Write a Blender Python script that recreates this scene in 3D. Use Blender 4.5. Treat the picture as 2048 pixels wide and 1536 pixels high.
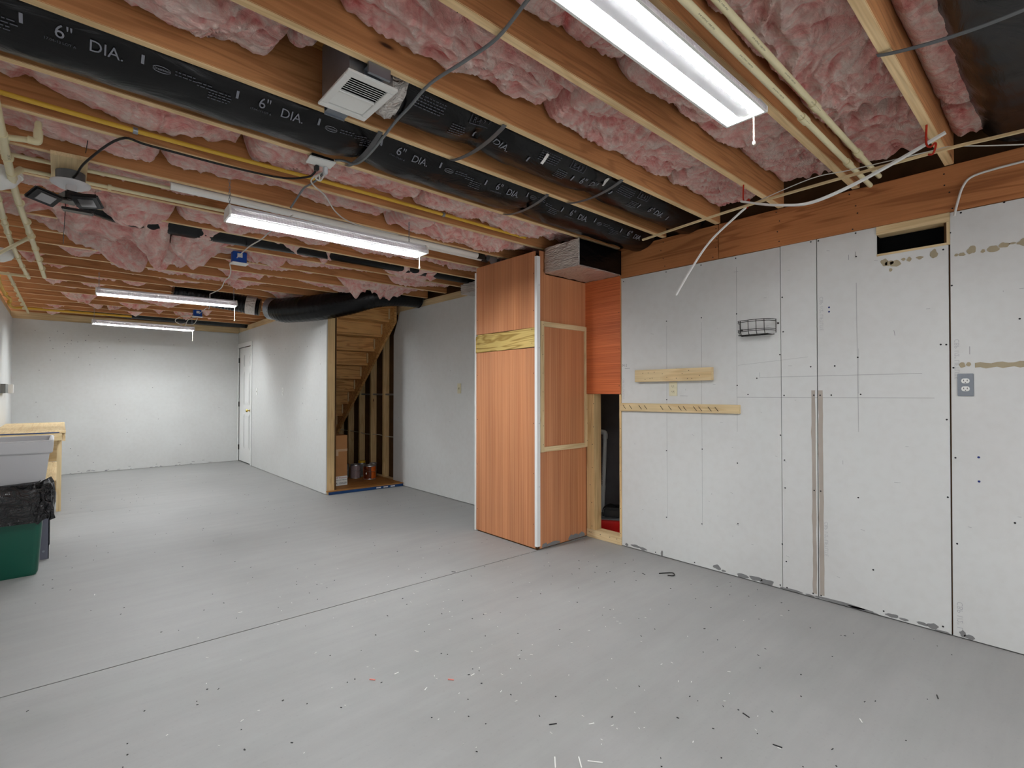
import bpy, bmesh, math, random
from mathutils import Vector, Matrix, noise
random.seed(7)
R = math.radians
S = bpy.context.scene
for o in list(bpy.data.objects): bpy.data.objects.remove(o)
COL = S.collection

# ------------------------------------------------------------ camera, world, exposure
cam = bpy.data.cameras.new('camera'); cam.sensor_width = 36; cam.lens = 1011/2048*36
cam.clip_start = .02
co = bpy.data.objects.new('camera', cam); COL.objects.link(co)
co.location = (0, 0, 1.25); co.rotation_euler = (R(90.9), 0, R(-41.8))
S.camera = co
w = bpy.data.worlds.new('world'); S.world = w; w.use_nodes = True
bg = w.node_tree.nodes['Background']; bg.inputs[0].default_value = (.95, .97, 1, 1); bg.inputs[1].default_value = 1.6
TUBE_POWER = 118.0
S.view_settings.view_transform = 'Standard'; S.view_settings.look = 'None'
S.view_settings.gamma = 1; S.view_settings.use_curve_mapping = False
S.view_settings.exposure = 0.45

# ------------------------------------------------------------ materials
def lin(c):
    return tuple((v/12.92 if v <= .04045 else ((v+.055)/1.055)**2.4) for v in (x/255 for x in c))+(1,)
class NT:
    def __init__(s, name, rough=.6, spec=.3, metal=0):
        s.m = bpy.data.materials.new(name); s.m.use_nodes = True; s.t = s.m.node_tree
        s.b = s.t.nodes['Principled BSDF']
        s.b.inputs['Roughness'].default_value = rough; s.b.inputs['Specular IOR Level'].default_value = spec
        s.b.inputs['Metallic'].default_value = metal
    def n(s, typ, **k):
        x = s.t.nodes.new(typ)
        for a, v in k.items():
            if a.startswith('i_'):
                key = a[2:].replace('_', ' ')
                x.inputs[key].default_value = v
            else: setattr(x, a, v)
        return x
    def l(s, a, b): s.t.links.new(a, b)
    def coord(s, scale=(1, 1, 1), rnd=True):
        tc = s.n('ShaderNodeTexCoord'); mp = s.n('ShaderNodeMapping'); mp.inputs['Scale'].default_value = scale
        if rnd:
            oi = s.n('ShaderNodeObjectInfo'); ml = s.n('ShaderNodeMath', operation='MULTIPLY'); ml.inputs[1].default_value = 37.0
            s.l(oi.outputs['Random'], ml.inputs[0])
            cb = s.n('ShaderNodeCombineXYZ')
            for i in range(3): s.l(ml.outputs[0], cb.inputs[i])
            ad = s.n('ShaderNodeVectorMath', operation='ADD'); s.l(tc.outputs['Object'], ad.inputs[0]); s.l(cb.outputs[0], ad.inputs[1])
            s.l(ad.outputs[0], mp.inputs['Vector'])
        else: s.l(tc.outputs['Object'], mp.inputs['Vector'])
        return mp.outputs[0]
    def ramp(s, fac, stops):
        r = s.n('ShaderNodeValToRGB'); e = r.color_ramp.elements
        while len(e) < len(stops): e.new(.5)
        for x, (p, c) in zip(e, stops): x.position = p; x.color = c
        s.l(fac, r.inputs[0]); return r.outputs[0]
    def mix(s, a, b, fac, mode='MIX'):
        x = s.n('ShaderNodeMixRGB', blend_type=mode)
        for sock, v in ((x.inputs[0], fac), (x.inputs[1], a), (x.inputs[2], b)):
            if hasattr(v, 'is_output'): s.l(v, sock)
            else: sock.default_value = v
        return x.outputs[0]
    def bump(s, h, strength=.3, dist=.01):
        b = s.n('ShaderNodeBump'); b.inputs['Strength'].default_value = strength; b.inputs['Distance'].default_value = dist
        s.l(h, b.inputs['Height']); s.l(b.outputs[0], s.b.inputs['Normal'])
    def col(s, c):
        if hasattr(c, 'is_output'): s.l(c, s.b.inputs['Base Color'])
        else: s.b.inputs['Base Color'].default_value = c

def plain(name, c, rough=.5, spec=.3, metal=0, var=0.0):
    t = NT(name, rough, spec, metal)
    if var:
        nz = t.n('ShaderNodeTexNoise', i_Scale=9.0, i_Detail=4.0); t.l(t.coord(), nz.inputs['Vector'])
        d = tuple(v*(1-var) for v in lin(c)[:3])+(1,)
        t.col(t.ramp(nz.outputs[0], [(.3, d), (.7, lin(c))]))
    else: t.col(lin(c))
    return t.m

def wood(name, light, dark, axis='x', scale=1.0, knots=1, contrast=.5, rough=.6):
    """sawn timber: grain along one axis, wavy rings, knots"""
    t = NT(name, rough, .25)
    st = {'x': (.55, 7, 7), 'y': (7, .55, 7), 'z': (7, 7, .55)}[axis]
    v = t.coord(tuple(k*scale for k in st))
    w1 = t.n('ShaderNodeTexNoise', i_Scale=1.0, i_Detail=3.0, i_Roughness=.5, i_Distortion=.6); t.l(v, w1.inputs['Vector'])
    sn = t.n('ShaderNodeMath', operation='MULTIPLY'); sn.inputs[1].default_value = 46.0; t.l(w1.outputs[0], sn.inputs[0])
    si = t.n('ShaderNodeMath', operation='SINE'); t.l(sn.outputs[0], si.inputs[0])
    st2 = {'x': (2.5, 120, 120), 'y': (120, 2.5, 120), 'z': (120, 120, 2.5)}[axis]
    f = t.n('ShaderNodeTexNoise', i_Scale=1.0, i_Detail=2.0); t.l(t.coord(tuple(k*scale for k in st2)), f.inputs['Vector'])
    ring = t.ramp(si.outputs[0], [(.25, (0, 0, 0, 1)), (1, (1, 1, 1, 1))])
    a = t.mix(lin(light), lin(dark), ring); 
    mm = t.n('ShaderNodeMath', operation='MULTIPLY'); mm.inputs[1].default_value = contrast; t.l(ring, mm.inputs[0])
    a = t.mix(lin(light), lin(dark), mm.outputs[0])
    fr = t.ramp(f.outputs[0], [(.3, (.78, .76, .74, 1)), (.62, (1, 1, 1, 1))])
    a = t.mix(a, fr, .75, 'MULTIPLY')
    big = t.n('ShaderNodeTexNoise', i_Scale=2.2, i_Detail=2.0); t.l(t.coord((1, 1, 1)), big.inputs['Vector'])
    a = t.mix(a, t.ramp(big.outputs[0], [(.35, (.86, .84, .8, 1)), (.65, (1.05, 1.03, 1, 1))]), 1.0, 'MULTIPLY')
    if knots:
        ks = {'x': (1.3, 4.5, 4.5), 'y': (4.5, 1.3, 4.5), 'z': (4.5, 4.5, 1.3)}[axis]
        k = t.n('ShaderNodeTexVoronoi', i_Scale=1.0); t.l(t.coord(tuple(q*knots for q in ks)), k.inputs['Vector'])
        a = t.mix(t.ramp(k.outputs['Distance'], [(.03, lin((62, 36, 20))), (.05, lin(dark)), (.08, lin(dark))]), a,
                  t.ramp(k.outputs['Distance'], [(.045, (0, 0, 0, 1)), (.09, (1, 1, 1, 1))]))
    t.col(a); t.bump(f.outputs[0], .15, .002)
    return t.m

M = {}
M['joist'] = wood('joist_wood', (196, 140, 92), (150, 100, 62), 'x')
M['edge'] = wood('joist_edge_bounce_lit', (236, 208, 162), (214, 178, 128), 'x', 1.0, 0)
M['beam'] = wood('beam_wood', (186, 124, 78), (134, 80, 44), 'y', 1.0, 1.3, .6)
M['stud'] = wood('stud_wood', (222, 192, 142), (192, 152, 102), 'z', 1.0, 1.5, .5)
M['pine_x'] = wood('pine_x', (224, 202, 160), (204, 172, 126), 'x', 1.0, 1.2, .5)
M['pine_y'] = wood('pine_y', (224, 202, 160), (204, 172, 126), 'y', 1.0, 1.2, .5)
M['pine_z'] = wood('pine_z', (222, 200, 158), (200, 168, 122), 'z', 1.0, 1.2, .5)
M['stair'] = wood('stair_wood', (228, 178, 116), (182, 128, 72), 'x', 1.2, 1.1, .8)
M['ply'] = wood('figured_plywood', (212, 186, 116), (166, 136, 72), 'y', 1.6, 0, 1.0)
M['osb'] = wood('subfloor_wood', (176, 124, 66), (126, 80, 36), 'x', 2.0, 0, .8)
def veneer(name, axis, light, dark):
    t = NT(name, .42, .4)
    sc = {'z': (170, 170, .8), 'y': (150, 1.2, 150)}[axis]
    n1 = t.n('ShaderNodeTexNoise', i_Scale=1.0, i_Detail=5.0, i_Roughness=.65, i_Distortion=.15); t.l(t.coord(sc), n1.inputs['Vector'])
    sc2 = {'z': (9, 9, .35), 'y': (9, .35, 9)}[axis]
    n2 = t.n('ShaderNodeTexNoise', i_Scale=1.0, i_Detail=2.0); t.l(t.coord(sc2), n2.inputs['Vector'])
    a = t.ramp(n1.outputs[0], [(.36, lin(dark)), (.62, lin(light))])
    a = t.mix(a, t.ramp(n2.outputs[0], [(.35, (.86, .82, .8, 1)), (.65, (1.06, 1.04, 1.02, 1))]), 1.0, 'MULTIPLY')
    t.col(a); t.bump(n1.outputs[0], .06, .002); return t.m
M['veneer'] = veneer('cherry_veneer', 'z', (206, 146, 104), (180, 114, 74))
M['veneer_h'] = veneer('cherry_veneer_cross', 'y', (210, 118, 70), (168, 82, 42))

def paint(name, c, c2, dirt=.25):
    t = NT(name, .75, .2)
    a = t.n('ShaderNodeTexNoise', i_Scale=1.1, i_Detail=5.0); t.l(t.coord(), a.inputs['Vector'])
    b = t.n('ShaderNodeTexNoise', i_Scale=22.0, i_Detail=3.0); t.l(t.coord((1, 1, 1)), b.inputs['Vector'])
    x = t.ramp(a.outputs[0], [(.32, lin(c2)), (.6, lin(c))])
    x = t.mix(x, t.ramp(b.outputs[0], [(.3, (.97, .965, .96, 1)), (.6, (1, 1, 1, 1))]), 1.0, 'MULTIPLY')
    t.col(x); t.bump(b.outputs[0], .05, .002); return t.m
M['wall'] = paint('white_wall_paint', (210, 211, 209), (204, 204, 202))
M['trimw'] = plain('white_trim_paint', (232, 232, 230), .4)
M['wallmark'] = plain('pencil_grey', (128, 128, 132), .8)
M['glue'] = plain('torn_paper_tan', (168, 156, 130), .85, var=.2)
M['tape'] = plain('torn_tape_taupe', (172, 162, 152), .85, var=.12)
M['smear'] = plain('floor_paint_smear', (128, 128, 128), .7, var=.1)
M['black'] = plain('black_void', (12, 12, 13), .9, .05)
M['dark'] = plain('dark_screw', (26, 26, 30), .5)
M['blueanchor'] = plain('blue_anchor', (24, 42, 110), .5)
# floor
t = NT('grey_floor_paint', .5, .3)
a = t.n('ShaderNodeTexNoise', i_Scale=.8, i_Detail=6.0, i_Roughness=.6); t.l(t.coord(rnd=False), a.inputs['Vector'])
a2 = t.n('ShaderNodeTexNoise', i_Scale=1.0, i_Detail=5.0, i_Roughness=.7); t.l(t.coord((1.2, 9, 1), rnd=False), a2.inputs['Vector'])
b = t.n('ShaderNodeTexNoise', i_Scale=60.0, i_Detail=3.0); t.l(t.coord(rnd=False), b.inputs['Vector'])
x = t.ramp(a.outputs[0], [(.3, lin((144, 144, 142))), (.65, lin((160, 160, 158)))])
x = t.mix(x, t.ramp(a2.outputs[0], [(.35, (.93, .93, .93, 1)), (.6, (1, 1, 1, 1))]), .9, 'MULTIPLY')
x = t.mix(x, t.ramp(b.outputs[0], [(.25, (.9, .9, .9, 1)), (.4, (1, 1, 1, 1))]), .6, 'MULTIPLY')
t.col(x); t.l(t.ramp(a.outputs[0], [(.3, (.42, .42, .42, 1)), (.7, (.6, .6, .6, 1))]), t.b.inputs['Roughness'])
t.bump(b.outputs[0], .04, .003); M['floor'] = t.m
# fibreglass
t = NT('pink_fibreglass', .95, .05)
v = t.coord()
a = t.n('ShaderNodeTexNoise', i_Scale=4.5, i_Detail=9.0, i_Roughness=.62, i_Distortion=3.5); t.l(v, a.inputs['Vector'])
b = t.n('ShaderNodeTexNoise', i_Scale=1.0, i_Detail=6.0, i_Roughness=.7, i_Distortion=1.5); t.l(t.coord((26, 44, 44)), b.inputs['Vector'])
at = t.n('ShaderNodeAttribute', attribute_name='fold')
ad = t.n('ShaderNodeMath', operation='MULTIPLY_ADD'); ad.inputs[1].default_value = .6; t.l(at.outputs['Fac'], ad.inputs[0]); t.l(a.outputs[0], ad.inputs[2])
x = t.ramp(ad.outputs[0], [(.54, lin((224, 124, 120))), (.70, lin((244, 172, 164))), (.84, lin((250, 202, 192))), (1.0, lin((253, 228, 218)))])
x = t.mix(x, t.ramp(b.outputs[0], [(.3, (.84, .72, .7, 1)), (.55, (1, 1, 1, 1))]), .7, 'MULTIPLY')
t.col(x); t.bump(b.outputs[0], 1.0, .02)
t.b.inputs['Subsurface Weight'].default_value = 0
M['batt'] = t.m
# plastic, metals
t = NT('black_duct_film', .27, .3); a = t.n('ShaderNodeTexNoise', i_Scale=3.0, i_Detail=5.0, i_Distortion=1.5); t.l(t.coord((1, 3, 3)), a.inputs['Vector'])
t.col(lin((7, 7, 9))); t.bump(a.outputs[0], .25, .03); M['film'] = t.m
t = NT('crumpled_foil', .34, .6, .7); a = t.n('ShaderNodeTexVoronoi', i_Scale=26.0, distance='EUCLIDEAN'); t.l(t.coord(), a.inputs['Vector'])
a2 = t.n('ShaderNodeTexNoise', i_Scale=22.0, i_Detail=3.0, i_Distortion=1.5); t.l(t.coord((1, .4, 1.7)), a2.inputs['Vector'])
t.col(lin((212, 206, 200))); t.bump(a2.outputs[0], 1.0, .03); M['foil'] = t.m
M['galv'] = plain('galvanised_steel', (150, 156, 164), .35, .5, .8, .15)
M['strap'] = plain('grey_hanger_strap', (104, 106, 108), .5, .4, .4, .2)
M['ink'] = plain('printed_grey_ink', (126, 128, 136), .6)
M['inkdark'] = plain('printed_dim_ink', (84, 86, 94), .6)
M['white'] = plain('white_plastic', (228, 228, 224), .4)
M['almond'] = plain('almond_plastic', (214, 206, 176), .4)
M['pvc'] = plain('white_pvc', (224, 224, 220), .35)
M['cpvc'] = plain('cream_cpvc', (222, 212, 172), .4, var=.06)
M['yellow'] = plain('yellow_gas_line', (214, 172, 62), .45, var=.06)
M['greycord'] = plain('grey_cord', (112, 116, 118), .5)
M['whitecord'] = plain('white_cord', (206, 204, 198), .5)
M['blackcord'] = plain('black_cord', (24, 22, 22), .5)
M['blackpl'] = plain('black_plastic', (20, 20, 22), .35, .5)
M['bluebox'] = plain('blue_plastic', (20, 72, 160), .45)
M['red'] = plain('red_coating', (178, 44, 24), .45)
M['redbox'] = plain('red_plastic', (200, 24, 20), .35, .5)
M['green'] = plain('dark_green_plastic', (10, 78, 62), .3, .5)
t = NT('black_bin_liner', .2, .6); a = t.n('ShaderNodeTexNoise', i_Scale=16.0, i_Detail=4.0, i_Distortion=2.0); t.l(t.coord(), a.inputs['Vector'])
t.col(lin((22, 22, 24))); t.bump(a.outputs[0], 1.0, .04); M['bag'] = t.m
M['tub'] = plain('grey_white_tub', (206, 206, 208), .4)
M['leggrey'] = plain('grey_steel_leg', (104, 106, 118), .45, .4, .4)
M['card'] = plain('cardboard', (176, 126, 82), .8, .1, 0, .08)
M['cardtape'] = plain('clear_tape_tan', (196, 164, 132), .35)
M['brownback'] = plain('brown_board_back', (92, 66, 44), .85, .1, 0, .2)
M['darkwall'] = plain('dark_grey_foundation', (150, 148, 152), .8, .15, 0, .15)
M['cansteel'] = plain('can_steel', (170, 168, 170), .3, .5, .85)
M['canorange'] = plain('can_orange_label', (206, 98, 34), .35)
M['canbrown'] = plain('can_brown_label', (92, 40, 16), .35)
M['canmauve'] = plain('can_mauve_label', (150, 132, 134), .4)
M['canblue'] = plain('can_dark_label', (44, 52, 66), .4)
M['cangrey'] = plain('can_grey_label', (120, 122, 120), .4)
M['yellowtape'] = plain('yellow_tape_roll', (198, 158, 40), .45)
M['labelblue'] = plain('blue_board_label', (22, 62, 112), .5)
M['brass'] = plain('brass', (190, 160, 80), .25, .5, 1)
M['hinge'] = plain('dark_hinge', (60, 58, 56), .4, .4, .6)
M['tan'] = plain('wire_white', (200, 196, 180), .5)
M['wirebk'] = plain('black_wire', (24, 22, 20), .4)
M['ledframe'] = plain('lamp_housing_white', (206, 204, 206), .35)
t = NT('ribbed_diffuser_side', .3, .5); t.col(lin((188, 182, 186))); t.b.inputs['Transmission Weight'].default_value = 0
M['ribbed'] = t.m
_tl = t.n('ShaderNodeBsdfTranslucent'); _tl.inputs[0].default_value = (.95, .93, .94, 1); _mx = t.n('ShaderNodeMixShader'); _mx.inputs[0].default_value = .003
t.l(t.b.outputs[0], _mx.inputs[1]); t.l(_tl.outputs[0], _mx.inputs[2]); t.l(_mx.outputs[0], t.t.nodes['Material Output'].inputs[0])
def emis(name, c, s):
    m = bpy.data.materials.new(name); m.use_nodes = True; tt = m.node_tree; tt.nodes.clear()
    e = tt.nodes.new('ShaderNodeEmission'); o = tt.nodes.new('ShaderNodeOutputMaterial')
    e.inputs[0].default_value = c; e.inputs[1].default_value = s; tt.links.new(e.outputs[0], o.inputs[0]); return m
M['tube'] = emis('lit_tube', (.93, .975, 1, 1), TUBE_POWER)
M['tube_far'] = emis('lit_tube_stronger', (.93, .975, 1, 1), TUBE_POWER*1.5)
m = bpy.data.materials.new('clear_prismatic_lens'); m.use_nodes = True; tt = m.node_tree; tt.nodes.clear()
tr = tt.nodes.new('ShaderNodeBsdfTransparent'); tl = tt.nodes.new('ShaderNodeBsdfTranslucent'); tl.inputs[0].default_value = (.95, .95, .95, 1)
mx = tt.nodes.new('ShaderNodeMixShader'); mx.inputs[0].default_value = .006; oo = tt.nodes.new('ShaderNodeOutputMaterial')
tt.links.new(tr.outputs[0], mx.inputs[1]); tt.links.new(tl.outputs[0], mx.inputs[2]); tt.links.new(mx.outputs[0], oo.inputs[0])
M['lens'] = m

# ------------------------------------------------------------ mesh helpers
WO = {}
class MB:
    def __init__(s): s.v = []; s.f = []; s.att = None; s.smooth = False
    def box(s, x0, x1, y0, y1, z0, z1):
        b = len(s.v)
        for z in (z0, z1):
            for x, y in ((x0, y0), (x1, y0), (x1, y1), (x0, y1)): s.v.append((x, y, z))
        for f in ((0, 3, 2, 1), (4, 5, 6, 7), (0, 1, 5, 4), (1, 2, 6, 5), (2, 3, 7, 6), (3, 0, 4, 7)): s.f.append([b+i for i in f])
        return s
    def obox(s, c, size, rot=(0, 0, 0)):
        m = Matrix.LocRotScale(Vector(c), Matrix.Identity(3) if rot == (0, 0, 0) else __import__('mathutils').Euler(rot).to_matrix(), None)
        b = len(s.v); x, y, z = (k/2 for k in size)
        for zz in (-z, z):
            for xx, yy in ((-x, -y), (x, -y), (x, y), (-x, y)): s.v.append(tuple(m @ Vector((xx, yy, zz))))
        for f in ((0, 3, 2, 1), (4, 5, 6, 7), (0, 1, 5, 4), (1, 2, 6, 5), (2, 3, 7, 6), (3, 0, 4, 7)): s.f.append([b+i for i in f])
        return s
    def prism(s, pts, axis, a0, a1):
        """2-D outline extruded along axis; pts are in the two other axes in x,y,z order"""
        b = len(s.v); n = len(pts)
        for a in (a0, a1):
            for p, q in pts: s.v.append({'x': (a, p, q), 'y': (p, a, q), 'z': (p, q, a)}[axis])
        s.f.append([b+i for i in range(n)][::-1]); s.f.append([b+n+i for i in range(n)])
        for i in range(n): j = (i+1) % n; s.f.append([b+i, b+j, b+n+j, b+n+i])
        return s
    def tube(s, path, r, seg=8, cap=True):
        path = [Vector(p) for p in path]; n = len(path)
        rs = r if isinstance(r, (list, tuple)) else [r]*n
        b = len(s.v); up = None
        for i, p in enumerate(path):
            t = (path[min(i+1, n-1)]-path[max(i-1, 0)]).normalized()
            if up is None:
                up = Vector((0, 0, 1)) if abs(t.z) < .9 else Vector((1, 0, 0))
            a = t.cross(up).normalized(); up = a.cross(t).normalized()
            for k in range(seg):
                th = 2*math.pi*k/seg
                s.v.append(tuple(p+(a*math.cos(th)+up*math.sin(th))*rs[i]))
        for i in range(n-1):
            for k in range(seg):
                k2 = (k+1) % seg
                s.f.append([b+i*seg+k, b+i*seg+k2, b+(i+1)*seg+k2, b+(i+1)*seg+k])
        if cap:
            s.f.append([b+k for k in range(seg)]); s.f.append([b+(n-1)*seg+k for k in range(seg)][::-1])
        s.smooth = True
        return s
    def lathe(s, prof, c=(0, 0, 0), seg=24, axis='z'):
        b = len(s.v); n = len(prof)
        for r_, h in prof:
            for k in range(seg):
                th = 2*math.pi*k/seg; p = (r_*math.cos(th), r_*math.sin(th), h)
                if axis == 'x': p = (p[2], p[0], p[1])
                if axis == 'y': p = (p[1], p[2], p[0])
                s.v.append((c[0]+p[0], c[1]+p[1], c[2]+p[2]))
        for i in range(n-1):
            for k in range(seg):
                k2 = (k+1) % seg
                s.f.append([b+i*seg+k, b+i*seg+k2, b+(i+1)*seg+k2, b+(i+1)*seg+k])
        s.f.append([b+k for k in range(seg)][::-1]); s.f.append([b+(n-1)*seg+k for k in range(seg)])
        return s
    def grid(s, fn, nu, nv):
        b = len(s.v)
        for i in range(nu+1):
            for j in range(nv+1): s.v.append(fn(i/nu, j/nv))
        for i in range(nu):
            for j in range(nv):
                a = b+i*(nv+1)+j; s.f.append([a, a+1, a+nv+2, a+nv+1])
        return s
    def add(s, other):
        b = len(s.v); s.v += other.v; s.f += [[b+i for i in f] for f in other.f]; return s
def obj(name, mb, mat, parent=None, org=None, smooth=None, bevel=0, kind=None):
    org = Vector(WO[parent.name]) if parent is not None else Vector(org or (0, 0, 0))
    me = bpy.data.meshes.new(name)
    me.from_pydata([tuple(Vector(v)-org) for v in mb.v], [], mb.f); me.validate()
    bm = bmesh.new(); bm.from_mesh(me); bmesh.ops.recalc_face_normals(bm, faces=bm.faces)
    if bevel: bmesh.ops.bevel(bm, geom=[e for e in bm.edges if e.is_manifold and e.calc_face_angle(0) > .6], offset=bevel, segments=2, affect='EDGES')
    bm.to_mesh(me); bm.free()
    if isinstance(mat, str): mat = M[mat]
    me.materials.append(mat)
    if smooth if smooth is not None else mb.smooth:
        me.polygons.foreach_set('use_smooth', [True]*len(me.polygons))
        try: me.set_sharp_from_angle(angle=R(40))
        except Exception: pass
    o = bpy.data.objects.new(name, me); COL.objects.link(o)
    if parent is not None: o.parent = parent
    else: o.location = org
    WO[o.name] = tuple(org)
    if kind: o['kind'] = kind
    return o
def tag(o, label, cat, group=None):
    o['label'] = label; o['category'] = cat
    if group: o['group'] = group
    return o
def thing(name, label, cat, loc, group=None):
    o = bpy.data.objects.new(name, None); COL.objects.link(o); o.location = loc; o.empty_display_size = .1
    WO[o.name] = tuple(loc); return tag(o, label, cat, group)
def struct(name, mb, mat, **k):
    o = obj(name, mb, mat, **k); o['kind'] = 'structure'; return o
def structe(name, loc=(0, 0, 0)):
    o = bpy.data.objects.new(name, None); COL.objects.link(o); o.location = loc; o['kind'] = 'structure'; WO[o.name] = tuple(loc); return o
def smoothpath(pts, k=6):
    pts = [Vector(p) for p in pts]; out = []
    for i in range(len(pts)-1):
        p0, p1, p2, p3 = pts[max(i-1, 0)], pts[i], pts[i+1], pts[min(i+2, len(pts)-1)]
        for j in range(k):
            t = j/k
            out.append(.5*((2*p1)+(-p0+p2)*t+(2*p0-5*p1+4*p2-p3)*t*t+(-p0+3*p1-3*p2+p3)*t**3))
    out.append(pts[-1]); return out
# lettering: made once while the scene is light
TXT = {}
def text_mb(body, size=1.0):
    if body not in TXT:
        c = bpy.data.curves.new('lettering', 'FONT'); c.body = body; c.size = 1; c.align_x = 'LEFT'; c.resolution_u = 3
        o = bpy.data.objects.new('lettering_tmp', c); COL.objects.link(o)
        dg = bpy.context.evaluated_depsgraph_get(); me = bpy.data.meshes.new_from_object(o.evaluated_get(dg))
        TXT[body] = ([tuple(v.co) for v in me.vertices], [list(p.vertices) for p in me.polygons])
        bpy.data.objects.remove(o); bpy.data.meshes.remove(me); bpy.data.curves.remove(c)
    v, f = TXT[body]
    return [(x*size, y*size) for x, y, z in v], f
for bd in ('6"', 'DIA.', 'R-4.2', 'CBP 1/2" LIFTLITE', 'CBP 1/2" L', '17.04-13 LOT A', 'CPVC 4120', 'Products', 'BDP', 'MADE FOR 4 PER BOX', 'RR 10052B', 'SCH 40 PVC-1120', 'UL CLASS 1 AIR CONNECTOR', 'www.ductsupply.com', '42', '3/4 CPVC 100 PSI', 'Greatseam', 'M-2'): text_mb(bd)
def text_on(body, size, fn, center=False):
    """fn(u,v) -> 3-D point"""
    v, f = text_mb(body, size); mb = MB()
    wd = max(p[0] for p in v)
    mb.v = [fn(p[0]-(wd/2 if center else 0), p[1]) for p in v]; mb.f = [list(q) for q in f]; return mb, wd

# ------------------------------------------------------------ setting: floor
fl = structe('floor')
jl = lambda x, off: 2.95+(2.85-2.95)*(x+.17)/2.98+off
def slab(pts): return MB().prism(pts, 'z', -.08, 0)
obj('floor_slab', slab([(-.8, -3), (4.6, -3), (4.6, jl(4.6, -.0042)), (-.8, jl(-.8, -.0042))]), 'floor', fl)
j2 = lambda x, off: 6.915-.104*x+off
obj('floor_slab', slab([(-.8, jl(-.8, .0042)), (4.6, jl(4.6, .0042)), (4.6, j2(4.6, -.001)), (-.8, j2(-.8, -.001))]), 'floor', fl)
obj('floor_slab', slab([(-.8, j2(-.8, .001)), (4.6, j2(4.6, .001)), (4.6, 11), (-.8, 11)]), 'floor', fl)
obj('floor_joint_bed', MB().box(-.8, 4.6, -3, 11, -.1, -.081).prism([(-.79, jl(-.79, -.0041)), (4.5, jl(4.5, -.0041)), (4.5, jl(4.5, .0041)), (-.79, jl(-.79, .0041))], 'z', -.08, -.008).prism([(-.79, j2(-.79, -.0009)), (4.5, j2(4.5, -.0009)), (4.5, j2(4.5, .0009)), (-.79, j2(-.79, .0009))], 'z', -.08, -.001), 'black', fl)
# paint flecks, shavings and grit lying on the floor
random.seed(3)
def flecks(name, mat, pts, label, cat):
    mb = MB()
    for (x, y, ln, wd, a, h) in pts: mb.obox((x, y, h/2+.0004), (ln, wd, h), (0, 0, a))
    o = obj(name, mb, mat, kind='stuff'); tag(o, label, cat); return o
pts = []
for i in range(170):
    x = random.gauss(1.6, .75); y = random.gauss(2.0, .9)
    if .0 < x < 3.3 and .45 < y < 5: pts.append((x, y, random.uniform(.004, .014), .0022, random.uniform(0, 3.1), .0012))
for x, y in ((1.161, 1.842), (1.371, 1.795), (1.127, 2.03), (1.293, 2.136), (1.505, 1.234), (2.282, .563), (.774, 3.178), (.172, 4.048)): pts.append((x, y, .022, .0035, random.uniform(0, 3), .002))
for x, y, a in ((1.258, 1.189, .8), (1.321, 1.133, .9), (1.36, 1.10, -.9)): pts.append((x, y, .05, .004, a, .002))
flecks('white_shavings', 'white', pts, 'scattered thin white plastic shavings on the grey floor', 'shavings')
pts = []
for i in range(360):
    x = random.uniform(-.1, 3.3); y = random.uniform(.3, 9) if i % 3 else random.uniform(.4, 2.5)
    if x > 2.35 and y > 5.9: continue
    pts.append((x, y, random.uniform(.003, .01), random.uniform(.002, .005), random.uniform(0, 3), .0015))
for x, y in ((2.694, .397), (1.395, 1.329), (1.989, .868), (3.0, 2.0), (2.05, 2.9), (1.9, .72)): pts.append((x, y, .03, .004, random.uniform(0, 3), .002))
flecks('floor_grit', 'dark', pts, 'fine dark grit specks scattered over the grey floor', 'debris')
M['pinkbit'] = plain('pink_plastic', (214, 128, 116), .5)
for i, (x, y) in enumerate(((1.024, 2.054), (1.278, 1.827))):
    o = obj('pink_clipping', MB().obox((x, y, .002), (.026, .005, .003), (0, 0, -.9)), 'pinkbit')
    tag(o, ('left', 'right')[i]+' one of two short pink plastic clippings on the open floor', 'clipping', 'pink clippings on the floor')
clip = MB().tube(smoothpath([(3.08, 1.93, .004), (3.13, 1.9, .004), (3.16, 1.87, .004), (3.12, 1.84, .004), (3.09, 1.87, .004)], 5), .0035, 6)
tag(obj('black_wire_clip', clip, 'wirebk'), 'bent black wire clip on the floor near the white panelled wall', 'wire')

# ------------------------------------------------------------ setting: walls
ZT = 2.655; ZJ = 2.42
XW = 3.42
wr = struct('wall_right', MB().box(3.53, 3.55, -3, 2.49, 0, 2.18).box(3.53, 3.55, 2.80, 6.2, 0, 2.42), 'brownback')
def panel(pts, t=.0125, x=XW, mat='wall', parent=wr): return obj('drywall_panel', MB().prism(pts, 'x', x, x+t), mat, parent)
panel([(1.2575, .006), (2.481, .006), (2.481, 2.176), (1.2575, 2.176)])
panel([(1.056, .006), (1.2545, .006), (1.2535, 2.178), (1.049, 2.178)])
panel([(.4445, .006), (1.0505, .006), (1.0445, 2.178), (.745, 2.178), (.745, 2.012), (.437, 2.012)])
panel([(-.78, .006), (.438, .006), (.4285, 2.145), (.4285, 2.176), (-.78, 2.176)])
panel([(-3, .006), (-.785, .006), (-.785, 2.176), (-3, 2.176)])
panel([(3.66, .006), (6.27, .006), (6.27, 2.03), (6.1, 2.335), (3.66, 2.335)])
for y in (-2.2, -1.79, -1.38, -.98, -.78, -.37, .01, .43, .84, 1.25, 1.66, 2.07): obj('stud', MB().box(3.434, 3.522, y-.018, y+.018, .04, 2.175), 'stud', wr)
for y in (3.7, 4.11, 4.52, 4.93, 5.34, 5.75, 6.16): obj('stud', MB().box(3.434, 3.522, y-.019, y+.019, .04, 2.33), 'stud', wr)
obj('top_plate', MB().box(3.434, 3.522, 2.87, 9.9, 2.335, 2.418), 'pine_y', wr)
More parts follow.
